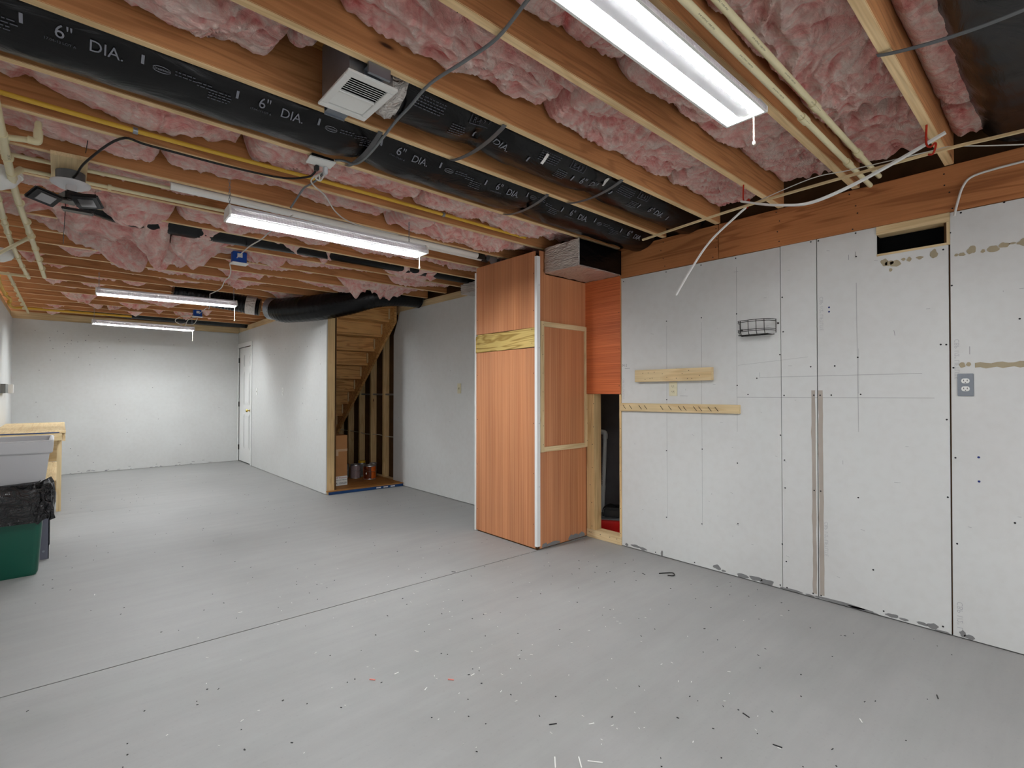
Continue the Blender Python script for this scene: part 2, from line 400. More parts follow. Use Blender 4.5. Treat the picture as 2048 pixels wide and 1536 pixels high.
for ys in (1.256, 1.052, .4425, -.7825):  # dark strips behind the panel seams, painting in the shadow of the gaps
    obj('seam_shadow_strip', MB().box(3.4327, 3.4337, ys-.012, ys+.012, .006, 2.17), 'brownback' if ys < 1 else 'dark', wr)
# vent opening framing
obj('vent_header', MB().box(3.415, 3.50, .4295, .7445, 2.132, 2.178), 'pine_y', wr)
obj('vent_side', MB().box(3.418, 3.5, .4295, .443, 2.013, 2.131), 'pine_z', wr)
obj('vent_sill', MB().box(3.418, 3.5, .4435, .744, 2.0125, 2.024), 'pine_y', wr)
obj('vent_shaft', MB().box(3.505, 3.512, .42, .76, 1.98, 2.17), 'black', wr)
# screws, anchors, pencil lines
SA = [(2.069, 1.786), (1.789, 1.781), (1.537, 1.78), (1.245, 1.852), (1.241, 1.632), (1.262, 1.488), (1.406, 1.34), (1.536, 1.294), (1.464, 1.233), (1.239, 1.228), (1.069, 1.23), (1.035, 1.23), (1.085, 1.404), (2.07, 1.192), (1.262, .975), (2.074, .807), (1.789, .842), (1.538, .769), (1.239, .819), (1.237, .644), (.956, 1.404),
 (1.078, 2.169), (1.037, 2.166), (.844, 2.168), (.386, 2.165), (.429, 2.072), (.457, 1.991), (.425, 1.798), (.452, 1.107), (.45, 1.495), (.423, 1.374), (.472, 1.497), (.957, 1.404), (.828, 1.236), (.227, 2.174), (.843, 2.032), (.84, 1.449), (.976, 1.231), (2.077, .305), (1.794, .31), (1.537, .361), (1.257, .287), (1.234, .183), (2.173, .02), (1.852, .022), (1.271, .025), (1.231, .02), (1.072, .652), (1.037, .653), (1.083, .028), (1.04, .028), (.845, .644), (.42, .913), (.452, .707), (.418, .476), (.207, .622), (.777, .25), (.731, .034), (.478, .036), (2.46, 2.15), (.18, 1.6), (.15, .35), (2.07, 2.16), (1.79, 2.16), (1.54, 2.16)]
mb = MB()
for y, z in SA: mb.lathe([(.0045, 0), (.0045, .0012)], (XW-.0012, y, z), 8, 'x')
for y in (3.66, 4.1, 4.9, 5.3, 6.1):
    for z in (.3, .9, 1.5, 2.1): mb.lathe([(.0028, 0), (.0028, .0008)], (XW-.0008, y+.02*math.sin(z*9), z), 6, 'x')
obj('screw_heads', mb, 'dark', wr, kind='stuff')
mb = MB()
for y, z in ((.983, 1.755), (.983, 1.729), (.332, .924), (.332, .804)): mb.lathe([(.0055, 0), (.005, .0015)], (XW-.0015, y, z), 8, 'x')
obj('anchor_heads', mb, 'blueanchor', wr, kind='stuff')
mb = MB()
def pline(y0, z0, y1, z1, wd=.0018):
    d = Vector((y1-y0, z1-z0)); L = d.length
    mb.obox((XW-.0002, (y0+y1)/2, (z0+z1)/2), (.0006, L, wd), (math.atan2(d.y, d.x), 0, 0))
for a in ((1.538, 1.215, .5, 1.218), (1.39, 1.345, .55, 1.349), (2.069, 1.75, 2.069, .3, .001), (1.789, 1.75, 1.791, .3, .001), (1.536, 2.1, 1.538, .98, .0012), (.844, 1.88, .84, 1.02, .0015), (.836, 1.5, .838, 1.24, .001), (1.53, 1.43, 1.1, 1.465, .001), (.88, 2.05, .88, 2.02), (.845, 2.06, .845, 2.03), (.36, 1.48, .36, 1.44, .002), (.67, 1.59, .665, 1.56, .002), (1.9, 1.22, 1.96, 1.222), (2.45, 1.44, 2.40, 1.44, .003)): pline(*a)
random.seed(12)
for i in range(46):
    y = random.uniform(.1, 2.4); z = random.uniform(.1, 2.1); L = random.uniform(.004, .03); a = random.choice((0, 0, 1.57, .3))
    pline(y, z, y+L*math.cos(a), z+L*math.sin(a), .0013)
obj('pencil_marks', mb, 'wallmark', wr, kind='stuff')
def blob(y, z, wy, wz, seed, x=XW, n=18, t=.0012, clipz=None):
    pts = []
    for i in range(n):
        th = 2*math.pi*i/n; q = 1+.45*noise.noise(Vector((math.cos(th)*1.3+seed*3.1, math.sin(th)*1.3, seed*1.7)))
        zz = z+wz/2*math.sin(th)*q
        if clipz is not None: zz = max(zz, clipz)
        pts.append((y+wy/2*math.cos(th)*q, zz))
    return MB().prism(pts, 'x', x-t, x+.0005)
for i, a in enumerate([(.708, 1.972, .035, .04), (.685, 1.962, .045, .03), (.66, 1.957, .05, .035), (.624, 1.973, .018, .015), (.6, 1.967, .02, .028), (.554, 1.968, .03, .018), (.495, 1.976, .034, .045), (.681, 1.926, .015, .02), (.406, 1.952, .014, .014), (.383, 1.951, .026, .018), (.347, 1.965, .035, .038), (.305, 1.951, .016, .018), (.27, 1.955, .045, .03), (.229, 1.965, .04, .026), (.2, 1.968, .03, .01), (.16, 1.966, .05, .036), (.11, 1.968, .04, .025), (.05, 1.966, .08, .03), (.388, 1.386, .026, .026), (.365, 1.39, .02, .02)]):
    obj('glue_patch', blob(*a, i+1), 'glue', wr)
pts = [(.341, 1.372)]+[(.341-.02*i, 1.37+.004*math.sin(i*2.1)) for i in range(1, 20)]+[(.341-.02*i, 1.395+.004*math.sin(i*1.7)) for i in range(19, -1, -1)]
obj('torn_paper_strip', MB().prism(pts, 'x', XW-.0012, XW+.0005), 'glue', wr)
for (ya, yb, s) in ((1.062, 1.083, 0), (1.022, 1.046, 3)):
    pts = [(ya+.004*noise.noise(Vector((i*.5, s, 0))), .03+1.23*i/24) for i in range(25)]+[(yb+.006*noise.noise(Vector((i*.5, s+5, 0))), .03+1.23*i/24) for i in range(24, -1, -1)]
    obj('torn_tape_strip', MB().prism(pts, 'x', XW-.001, XW+.0005), 'tape', wr)
for i, a in enumerate([(2.435, .02, .025, .022), (2.35, .026, .09, .02), (2.28, .02, .07, .02), (2.117, .024, .018, .045), (1.687, .033, .05, .035), (1.637, .018, .03, .014), (1.51, .018, .07, .03), (1.42, .026, .08, .03), (1.35, .02, .09, .04), (1.2, .012, .14, .014), (1.1, .01, .05, .012), (.94, .014, .22, .022), (.83, .01, .14, .018), (.69, .022, .06, .022), (.64, .018, .04, .014), (.565, .022, .05, .018), (.52, .024, .05, .03), (.48, .008, .07, .012), (.4, .026, .025, .03), (.375, .018, .04, .022)]):
    obj('paint_smear', blob(*a, i+31, clipz=.006), 'smear', wr)
def walltext(body, size, y, z, parent=wr, down=True, x=XW-.0006, mat='wallmark'):
    fn = (lambda u, v: (x, y+v, z-u)) if down else (lambda u, v: (x, y-u, z+v))
    if down: fn = lambda u, v: (x, y-(-v), z-u)
    b, wd = text_on(body, size, (lambda u, v: (x, y-v*-1, z-u)) if down else (lambda u, v: (x, y-u, z+v)))
    return obj('lettering', b, mat, parent)
M['faintink'] = plain('faint_grey_print', (176, 176, 178), .8)
walltext('CBP 1/2" LIFTLITE', .027, 1.015, 1.825, mat='faintink')
walltext('CBP 1/2" LIFTLITE', .027, .400, 1.521, mat='faintink')
walltext('CBP 1/2" LIFTLITE', .027, 1.000, .475, mat='faintink')
walltext('CBP 1/2" L', .032, .400, .184, mat='faintink')
walltext('CBP 1/2" LIFTLITE', .022, 2.455, 1.36, mat='faintink')
walltext('M-2', .03, 2.475, 1.455, down=False)

# centre wall (door and understair)
XL = 2.42
wc = struct('wall_center', MB().box(2.53, 2.545, 6.1, 10.2, 0, 2.30), 'brownback')
obj('drywall_panel', MB().box(XL, XL+.0125, 6.10, 9.30, .006, 2.325), 'wall', wc)
obj('drywall_panel', MB().box(XL, XL+.0125, 9.30, 10.2, 2.055, 2.325), 'wall', wc)
obj('drywall_panel', MB().box(XL, XL+.0125, 10.16, 10.2, .006, 2.055), 'wall', wc)
obj('stud', MB().box(XL+.013, XL+.105, 6.100, 6.138, .035, 2.38), 'stud', wc)
obj('bottom_plate', MB().box(XL+.013, XL+.105, 6.09, 9.3, .0, .034), 'pine_y', wc)
for y in (6.51, 6.92, 7.33, 7.74, 8.15, 8.56, 8.97): obj('stud', MB().box(XL+.013, XL+.105, y, y+.038, .035, 2.33), 'stud', wc)
obj('top_plate', MB().box(XL+.013, XL+.105, 6.139, 10.2, 2.331, 2.418), 'pine_y', wc)
mb = MB()
for y, z in ((8.6, 2.1), (8.3, 2.11), (8.05, 2.12), (7.9, 1.9), (8.35, 1.83), (8.1, 1.82), (7.6, 1.87), (7.3, 1.88), (7.05, 1.86), (6.75, 1.85), (6.9, 1.3), (6.9, 1.1), (7.5, .6), (6.4, .9), (6.3, 2.0), (6.3, 1.6)): mb.lathe([(.006, 0), (.006, .001)], (XL-.001, y, z), 8, 'x')
obj('nail_heads', mb, 'wallmark', wc, kind='stuff')
# far wall, left wall
wb = struct('wall_back', MB().box(-.7, 2.42, 10.20, 10.32, .004, 2.315).box(2.42, 3.6, 10.2, 10.32, 0, 2.315), 'wall')
mb = MB(); random.seed(9)
for i in range(46):
    x = random.choice((random.uniform(-.4, 2.2), random.gauss(.1, .35))); z = random.choice((random.gauss(2.0, .1), random.uniform(.1, 2.2)))
    if z > 2.29 or x < -.5: continue
    mb.lathe([(.006, 0), (.006, .001)], (x, 10.199, z), 6, 'y')
for i in range(30):
    x = random.uniform(-.1, 2.3); z = .01+random.random()**2*.05; mb.obox((x, 10.1995, z), (random.uniform(.01, .05), .001, .006))
obj('wall_specks', mb, 'wallmark', wb, kind='stuff')
obj('top_plate', MB().box(-.7, 3.5, 10.21, 10.3, 2.316, 2.42), 'pine_x', wb)
obj('rim_board', MB().box(-.7, 3.5, 10.24, 10.28, 2.42, 2.655), 'joist', wb)
wl = struct('wall_left', MB().box(-.64, -.52, -3, 10.2, .004, 2.315), 'wall')
obj('top_plate', MB().box(-.63, -.54, -3, 10.2, 2.316, 2.42), 'pine_y', wl)

# ------------------------------------------------------------ setting: ceiling
JY = [.427, .836, 1.243, 1.657, 2.076, 2.5]+[2.914+.4145*i for i in range(18)]
JY = [-2.46, -2.05, -1.64, -1.22, -.81, -.4, .012]+JY
J0 = 7   # index of the joist at y=.427
ce = struct('ceiling', MB().box(-.7, 4.3, -3, 10.4, ZT, ZT+.02), 'osb')
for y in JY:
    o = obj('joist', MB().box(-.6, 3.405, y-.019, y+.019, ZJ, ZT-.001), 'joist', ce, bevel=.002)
    o.data.materials.append(M['edge'])            # paler bottom face: floor bounce light painted into the edge grain colour
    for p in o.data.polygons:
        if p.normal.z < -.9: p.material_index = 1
obj('rim_board', MB().box(3.56, 3.6, -3, 10.2, 2.42, 2.655), 'brownback', ce)
obj('beam', MB().box(3.412, 3.56, 1.6575, 2.478, 2.1795, 2.4195), 'beam', ce, bevel=.003)
obj('beam', MB().box(3.411, 3.56, -3, 1.6545, 2.1795, 2.4195), 'beam', ce, bevel=.003)
mb = MB(); random.seed(5)
for k in range(-2, 6):
    y = .427+.4145*k+.01
    for z in (2.20, 2.27, 2.33, 2.39): mb.lathe([(.004, 0), (.004, .0015)], (3.4095, y+random.uniform(-.02, .02), z+random.uniform(-.012, .012)), 6, 'x')
obj('nail_heads', mb, 'dark', ce, kind='stuff')

def fbm(x, y, z, o=3):
    s = 0; a = 1
    for i in range(o):
        s += a*noise.noise(Vector((x, y, z))); x *= 2.1; y *= 2.1; a *= .5
    return s
def batt(y0, y1, x0, x1, base, seed, droops=(), res=.016, amp=1.0):
    nx = max(4, int((x1-x0)/res)); ny = max(4, int((y1-y0)/res)); mb = MB(); att = []
    yc = (y0+y1)/2
    def fn(u, v):
        x = x0+(x1-x0)*u; y = y0+(y1-y0)*v
        wx = noise.noise(Vector((x*2.3, y*3.1, seed)))*.28; wy = noise.noise(Vector((x*2.3, y*3.1, seed+40)))*.2
        low = noise.noise(Vector(((x+wx)*3.2, (y+wy)*5, seed+9)))
        r1 = 1-abs(noise.noise(Vector(((x+wx)*7, (y+wy)*13, seed+3))))*2.0
        r2 = 1-abs(noise.noise(Vector(((x+wy*1.6)*11, (y+wx*1.6)*30, seed+5))))*2.0
        hi = noise.noise(Vector((x*48, y*60, seed)))
        ridge = .5*r1+.4*r2+.1*hi
        r3 = 1-abs(noise.noise(Vector(((x+wx*.6)*30, (y+wy*.6)*52, seed+7))))*2.0
        d = low*.026*amp+(r1*.025+r2*.012+r3*.0018+hi*.0015)*amp-.02
        e = min(u*(x1-x0), (1-u)*(x1-x0)); f = min(v, 1-v)*(y1-y0)
        edge = max(0, 1-f/.05)**2*.05+max(0, 1-e/.05)**2*.09
        z = base-d+edge
        for (xc, wd, dep, yy) in droops:
            g = math.exp(-((x-xc)/wd)**2)*max(.0, 1-abs(v-yy)*1.25)
            z -= dep*g*(1+.35*low+.25*r1)
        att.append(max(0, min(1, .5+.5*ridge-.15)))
        return (x, y, min(z, ZT-.005))
    mb.grid(fn, nx, ny); mb.smooth = True
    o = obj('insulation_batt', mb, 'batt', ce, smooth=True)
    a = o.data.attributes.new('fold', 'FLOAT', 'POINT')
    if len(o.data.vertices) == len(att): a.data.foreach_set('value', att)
    return o
random.seed(21)
DR = {0: [], 1: [], 2: [(.95, .35, .03, .5)], 3: [(.3, .35, .05, .4)],
      5: [(.35, .25, .035, .6), (1.1, .5, .04, .6), (1.9, .4, .045, .5), (2.6, .3, .05, .5)],
      6: [(.05, .25, .05, .5), (.55, .3, .05, .6), (1.6, .5, .03, .5), (2.2, .35, .08, .5), (2.7, .25, .06, .5)],
      7: [(.5, .4, .03, .5), (1.4, .4, .03, .4)], 8: [(-.1, .2, .07, .6), (.25, .12, .05, .7), (.95, .3, .07, .6), (1.9, .5, .05, .6), (2.6, .4, .03, .6)],
      9: [(.15, .32, .16, .8), (.55, .2, .13, .7), (.8, .2, .13, .7), (1.5, .4, .05, .6), (2.6, .35, .08, .6), (-.3, .15, .08, .6)],
      10: [(.15, .3, .10, .6), (.55, .28, .22, .8), (.85, .16, .10, .7), (1.6, .5, .05, .6), (2.9, .35, .1, .6)],
      11: [(1.4, .4, .06, .6), (2.75, .35, .16, .7)], 12: [(1.6, .3, .06, .6), (2.4, .3, .08, .7), (.4, .1, .05, .7)], 13: [(1.2, .5, .06, .6)],
      14: [(.9, .6, .05, .7), (2.0, .4, .06, .7)], 15: [(.55, .4, .09, .8)], 16: [(.3, .12, .09, .8), (1.9, .2, .07, .8)], 17: [(.45, .12, .1, .8), (.1, .15, .06, .8)], 18: [(.15, .16, .14, .85), (.9, .3, .06, .8)],
      19: [(.75, .2, .1, .8)], 20: [(.4, .2, .12, .85), (1.4, .3, .08, .8)], 21: [], 22: [(1.2, .3, .07, .8)], 23: []}
for b in range(8, 23):
    for k in range(3 if b < 14 else 4): DR[b] = list(DR[b])+[(random.uniform(-.3, 3.2), random.uniform(.05, .16), random.uniform(.03, .09), random.uniform(.6, .85))]
for b in range(-4, 23):
    y0 = JY[b+J0]+.021; y1 = (JY[b+J0+1] if b+J0+1 < len(JY) else 10.2)-.021
    if b == 4: continue                                  # filled by the long duct
    near = 0 <= b <= 3
    base = {0: 2.53, 1: 2.53, 2: 2.52, 3: 2.52, 5: 2.505, 6: 2.505, 7: 2.51}.get(b, 2.505 if b < 14 else 2.535)
    x = -.58; k = 0
    xe = {3: .60}.get(b, 3.38)
    while x < xe-.1:
        L = random.uniform(.95, 1.35)
        if b == 3: L = 1.14 if k == 0 else .2
        if xe-(x+L) < .35: L = xe-x
        batt(y0, y1 if b != -1 else y1, x, min(x+L, xe), base+random.uniform(-.012, .02), b*7.3+k*1.9+50, [(q[0], q[1], q[2], q[3]) for q in DR.get(b, []) if x-.3 < q[0] < x+L+.3],
             res=.008 if near else (.011 if b < 10 else .018), amp=.5 if b < 0 else (1.0 if b < 6 else 1.15))
        x += L+random.uniform(-.002, .012); k += 1
batt(1.68, 1.97, .60, .72, 2.53, 901, res=.01)
# slim wire supports sprung between the joists
for (x, y, z1) in ((.09, 3.05, 2.40),): obj('support_wire', MB().tube([(x, y, 2.47), (x-.01, y+.12 if z1 > 2.2 else y+.0, z1)], .0018, 5), 'wirebk', ce)
for b, x in ((1, 1.22), (2, .9), (3, .3), (5, 2.6), (6, 1.5), (9, 1.1), (10, .3), (8, 2.0)):
    y = JY[b+J0]; obj('support_wire', MB().tube([(x, y+.022, 2.50), (x+.01, y+.03, 2.43)], .0018, 5), 'wirebk', ce)

# ------------------------------------------------------------ timber-framed, veneer-clad chase
ch = structe('wall_chase', (2.83, 2.86, 0))
obj('veneer_panel', MB().box(2.815, 2.821, 2.872, 3.632, .012, 1.603), 'veneer', ch)
obj('veneer_panel', MB().prism([(2.872, 1.766), (3.632, 1.766), (3.632, 2.375), (2.872, 2.375)], 'x', 2.815, 2.821), 'veneer', ch)
obj('plywood_strip', MB().prism([(2.872, 1.61), (3.632, 1.603), (3.632, 1.74), (3.60, 1.762), (3.2, 1.758), (2.872, 1.764)], 'x', 2.806, 2.8205), 'ply', ch)
obj('veneer_panel', MB().prism([(2.845, .008), (3.418, .008), (3.418, 2.198), (2.91, 2.198), (2.91, 2.38), (2.845, 2.38)], 'y', 2.851, 2.857), 'veneer', ch)
obj('corner_bead', MB().box(2.808, 2.8145, 2.843, 2.871, .03, 2.33).box(2.8145, 2.843, 2.843, 2.8505, .03, 2.33), 'trimw', ch)
obj('edge_bead', MB().box(2.806, 2.822, 3.633, 3.646, .006, 2.33), 'trimw', ch)
obj('side_board', MB().box(2.822, 3.419, 3.634, 3.645, 0, 2.38), 'wall', ch)
obj('core', MB().box(2.823, 3.415, 2.86, 3.62, 0.0, 2.2), 'brownback', ch)
fr = ch
for nm, bx in (('frame_strip', (2.846, 2.884, .77, 1.816)), ('frame_strip', (3.385, 3.421, .775, 1.812))):
    obj(nm, MB().box(bx[0], bx[1], 2.838, 2.8505, bx[2], bx[3]), 'pine_z', fr)
obj('frame_strip', MB().box(2.8845, 3.3845, 2.838, 2.8505, 1.775, 1.814), 'pine_x', fr)
obj('frame_strip', MB().box(2.8845, 3.3845, 2.838, 2.8505, .772, .811), 'pine_x', fr)
mb = MB()
for z in (.83, .98, 1.1, 1.25, 1.4, 1.55, 1.7, 1.79):
    for x in (2.87, 3.41): mb.lathe([(.003, 0), (.003, .001)], (x+.004*math.sin(z*40), 2.837, z), 6, 'y')
for z in (.2, .6, 1.0, 1.4, 1.9, 2.2):
    for y in (2.89, 3.615): mb.lathe([(.0035, 0), (.0035, .001)], (2.8141, y, z), 6, 'x')
for z in (1.64, 1.75):
    for y in (2.9, 3.6): mb.lathe([(.0035, 0), (.0035, .001)], (2.8051, y, z), 6, 'x')
for z in (.5, 1.0, 1.6, 2.1): mb.lathe([(.003, 0), (.003, .001)], (2.83, 2.8422, z), 6, 'y')
obj('screw_heads', mb, 'dark', ch, kind='stuff')
mb = MB()
for (x, z, a, c, s) in ((3.25, .02, .14, .03, 1), (3.0, .018, .16, .02, 2), (2.9, .02, .06, .025, 3), (3.35, .02, .08, .03, 4)):
    pts = [(x+a/2*math.cos(k*.42)*(1+.4*noise.noise(Vector((k, s, 0)))), max(.009, z+c*math.sin(k*.42)*(1+.5*noise.noise(Vector((k*.9, s, 3)))))) for k in range(15)]
    mb.prism(pts, 'y', 2.850, 2.8512)
obj('paint_smear', mb, 'smear', ch)
# hung panel and sump opening frame
cl = structe('wall_closet', (3.42, 2.49, 0))
obj('veneer_panel', MB().box(3.405, 3.414, 2.484, 2.85, 1.233, 2.198), 'veneer_h', cl)
obj('stud', MB().box(3.416, 3.51, 2.765, 2.845, .0705, 1.232), 'stud', cl)
obj('stud', MB().box(3.416, 3.51, 2.4835, 2.502, .0705, 1.232), 'stud', cl)
obj('sill_plate', MB().box(3.414, 3.51, 2.4835, 2.845, .002, .07), 'pine_y', cl)
obj('header', MB().box(3.416, 3.51, 2.4835, 2.845, 1.235, 2.2), 'stud', cl)
obj('blocking', MB().box(3.42, 3.51, 2.481, 2.86, 2.201, 2.42), 'beam', cl)
obj('foundation_face', MB().box(4.15, 4.2, 1.9, 3.9, -.0, 2.4).box(3.56, 4.15, 3.85, 3.9, 0, 2.4).box(3.56, 4.15, 1.9, 1.95, 0, 2.4), 'darkwall', cl)
mb = MB()
for y in (2.53, 2.8, 2.82, 2.6, 2.7): mb.lathe([(.004, 0), (.004, .001)], (3.4135, y, .045), 6, 'x')
for z in (.1, .3, .45, .6, .8, .95, 1.15):
    mb.lathe([(.004, 0), (.004, .001)], (3.4152, 2.79+.02*math.sin(z*31), z), 6, 'x'); mb.lathe([(.003, 0), (.003, .001)], (3.4152, 2.492, z), 6, 'x')
for z in (1.3, 1.6, 1.9): mb.lathe([(.0035, 0), (.0035, .001)], (3.4042, 2.495, z), 6, 'x')
obj('screw_heads', mb, 'dark', cl, kind='stuff')

# ------------------------------------------------------------ door
dr = structe('door_1', (2.43, 9.36, 0))
obj('door_slab', MB().box(2.432, 2.466, 9.366, 10.142, .02, 2.035), 'trimw', dr)
for z0, z1 in ((1.70, 1.90), (1.03, 1.60), (.25, .86)):
    for y0, y1 in ((9.46, 9.71), (9.80, 10.05)):
        obj('door_panel', MB().prism([(y0, z0), (y1, z0), (y1, z1), (y0, z1)], 'x', 2.426, 2.433).prism([(y0+.03, z0+.03), (y1-.03, z0+.03), (y1-.03, z1-.03), (y0+.03, z1-.03)], 'x', 2.421, 2.427), 'trimw', dr, bevel=.003)
kn = obj('door_knob', MB().lathe([(.026, 0), (.026, -.006), (.01, -.01), (.01, -.035), (.024, -.042), (.028, -.055), (.02, -.068), (.005, -.071)], (2.431, 9.44, .93), 16, 'x'), 'brass', dr, smooth=True)
for z in (1.82, 1.03, .255): obj('hinge', MB().box(2.412, 2.432, 10.135, 10.155, z-.045, z+.045), 'hinge', dr)
struct('trim_1', MB().box(2.408, 2.4195, 9.30, 9.362, .006, 2.118).box(2.408, 2.4195, 9.362, 10.195, 2.045, 2.118).box(2.408, 2.4195, 10.147, 10.195, .006, 2.045), 'trimw', bevel=.003)

# ------------------------------------------------------------ staircase seen from below
st = thing('staircase', 'open underside of the wooden staircase behind the white wall opening', 'stairs', (2.95, 6.2, 0))
run = .216; rise = .1895
for i in range(-1, 10):
    y = 6.237+run*i; zb = 2.231-rise*i
    if i >= 0: obj('riser', MB().box(2.575, 3.335, y, y+.019, zb, min(zb+rise-.03, 2.41)), 'stair', st)
    obj('tread', MB().box(2.575, 3.335, y+.0, y+run+.025, zb-.028, zb-.002), 'stair', st)
def stringer(x0, x1):
    low = [(6.10, 2.19), (6.236, 2.072), (8.4, .22), (8.6, .03), (8.75, .03)]
    up = []
    for i in range(9, -1, -1):
        y = 6.237+run*i; zb = 2.231-rise*i
        up += [(y+.001+run, zb-.03), (y+.001, zb-.03)] if i == 9 else [(y+run-.001, zb-.03), (y-.001, zb-.03)]
    pts = low+[(8.75, .5)]+up[0:0]
    tops = [(6.10, 2.41)]
    out = [(6.10, 2.19), (6.236, 2.072), (8.42, .20), (8.42, .55)]
    return MB().prism([(6.10, 2.19), (8.42, .215), (8.42, .56), (6.26, 2.41), (6.10, 2.41)], 'x', x0, x1)
obj('stringer', stringer(3.3365, 3.37), 'stair', st); obj('stringer', stringer(2.552, 2.574), 'stair', st)
for i in range(0, 9):
    y = 6.237+run*i; zb = 2.231-rise*i
    obj('wedge', MB().box(3.318, 3.335, y-.018, y-.001, zb+.01, min(zb+rise-.04, 2.4)), 'pine_z', st)
# exposed studs of the stair wall
sw = structe('wall_stair', (3.44, 6.5, 0))
for y in (6.58, 6.97, 7.35, 7.74, 8.12, 8.5, 8.9, 9.3): obj('stud', MB().box(3.434, 3.522, y, y+.038*2 if y in () else y+.15 if False else y+.038, .045, 2.33), 'stud', sw)
obj('bottom_plate', MB().box(3.434, 3.522, 6.21, 9.9, .0, .043), 'pine_y', sw)
obj('cavity_back', MB().box(3.53, 3.545, 6.21, 10.2, 0, 2.42), 'brownback', sw)
obj('tie_rod', MB().tube([(3.47, 6.22, 1.215), (3.47, 9.3, 1.215)], .012, 8), 'galv', sw)
obj('wire_run', MB().tube(smoothpath([(3.46, 6.22, .63), (3.46, 6.5, .62), (3.46, 6.8, .63), (3.46, 7.2, .615), (3.46, 7.6, .63), (3.46, 9, .62)], 4), .005, 6), 'tan', sw)
# platform and stored items
pf = obj('plywood_sheet', MB().prism([(2.418, 6.045), (2.418, 6.088), (2.53, 6.088), (2.53, 8.2), (3.432, 8.2), (3.432, 6.21), (3.418, 6.21), (3.418, 5.99)], 'z', .0352, .0455), 'osb')
tag(pf, 'rough brown plywood sheet laid on the floor under the stairs', 'board')
pe = obj('edge_label', MB().prism([(2.43, 6.0405), (3.41, 5.9875), (3.41, 5.9895), (2.43, 6.0425)], 'z', .003, .035), 'labelblue', pf)
for a in (.62, .72, .82):
    x = 2.43+.98*a; y = 6.0385-.053*a; obj('label_mark', MB().prism([(x, y), (x+.06, y-.0033), (x+.06, y-.0013), (x, y+.002)], 'z', .012, .026), 'white', pe)
obj('sleeper', MB().prism([(2.44, 6.06), (3.41, 6.005), (3.41, 6.05), (2.44, 6.086)], 'z', .0, .0348), 'pine_x', pf)
ZP = .046
bx = thing('cardboard_box', 'tall brown cardboard box with a red and white label, beside the paint cans', 'box', (2.67, 6.45, ZP))
obj('body', MB().box(2.545, 2.79, 6.33, 6.6, ZP, .69), 'card', bx, bevel=.003)
obj('flap_edge', MB().box(2.545, 2.7915, 6.327, 6.3295, .50, .512), 'cardtape', bx)
obj('tape', MB().box(2.62, 2.67, 6.3255, 6.3268, .43, .505).box(2.545, 2.79, 6.3262, 6.3268, .485, .497), 'cardtape', bx)
lb = obj('label', MB().box(2.605, 2.7905, 6.326, 6.3285, ZP+.002, ZP+.12), 'white', bx)
M['redink'] = plain('red_ink', (176, 34, 40), .6); M['blackink'] = plain('black_ink', (30, 28, 30), .6)
for (bd, sz, x, z, mm) in (('BDP', .032, 2.612, .137, 'redink'), ('Products', .028, 2.68, .138, 'redink'), ('MADE FOR 4 PER BOX', .016, 2.63, .112, 'blackink'), ('RR 10052B', .036, 2.618, .064, 'blackink')):
    b, wd = text_on(bd, sz, lambda u, v: (x+u, 6.3252, z+v)); obj('lettering', b, mm, lb)
def can(name, label, x, y, r, h, mat, lid='cansteel', handle=True, extra=None):
    t = thing(name, label, 'can', (x, y, ZP), 'paint cans under the stairs')
    obj('body', MB().lathe([(r*.97, 0), (r, .006), (r, h-.02), (r*.985, h-.012)], (x, y, ZP), 24), mat, t, smooth=True)
    obj('rim', MB().lathe([(r*1.02, h-.016), (r*1.03, h-.006), (r*1.01, h), (r*.9, h), (r*.88, h-.012)], (x, y, ZP), 24), 'cansteel', t, smooth=True)
    obj('lid', MB().lathe([(r*.85, h-.012), (r*.85, h-.003), (r*.7, h-.008)], (x, y, ZP), 24), lid, t, smooth=True)
    obj('base_ring', MB().lathe([(r*1.01, -.0), (r*1.02, .006), (r*1.0, .01)], (x, y, ZP), 24), 'cansteel', t, smooth=True)
    if handle: obj('handle', MB().tube(smoothpath([(x+r*math.cos(a)*1.03, y-.35*r*math.sin(a)-r*.9*math.sin(a), ZP+h*.72-.03*math.sin(a)) for a in [math.pi*k/8 for k in range(9)]], 2), .0022, 5), 'cansteel', t)
    return t
c1 = can('paint_can', 'orange and brown labelled paint can at the front of the group', 3.22, 6.57, .083, .19, 'canorange')
obj('label', MB().lathe([(.0838, .02), (.0838, .165)], (3.22, 6.57, ZP), 40), 'canorange', c1, smooth=True)
mb = MB().grid(lambda u, v: (3.22+.0848*math.cos(math.pi*(1.02+u*.42)), 6.57+.0848*math.sin(math.pi*(1.02+u*.42)), ZP+.012+.16*v), 10, 1)
obj('label_side', mb, 'canbrown', c1, smooth=True)
mb = MB().grid(lambda u, v: (3.22+.0856*math.cos(R(217)+v*.3), 6.57+.0856*math.sin(R(217)+v*.3), ZP+.08+.03*u), 1, 3)
obj('label_disc', MB().lathe([(.014, 0), (.014, .001)], (3.22+.0856*math.cos(R(216)), 6.57+.0856*math.sin(R(216)), ZP+.085), 14, 'y'), 'white', c1)
can('paint_can', 'mauve-grey paint can just behind the orange can', 3.10, 6.76, .068, .19, 'canmauve')
can('paint_can', 'slim grey and white can, third back from the front', 3.03, 6.93, .05, .18, 'cangrey')
can('paint_can', 'dark labelled can halfway back in the row of cans', 3.05, 7.12, .062, .2, 'canblue')
can('paint_can', 'dark blue can nearest the cardboard box, with a wire handle', 2.90, 7.22, .075, .18, 'canblue')
can('paint_can', 'wide steel pail with a light rim at the back of the cans', 3.1, 7.5, .13, .2, 'cansteel')
can('paint_can', 'small grey-green can half hidden to the right of the orange can', 3.36, 6.75, .05, .19, 'cangrey', handle=False)
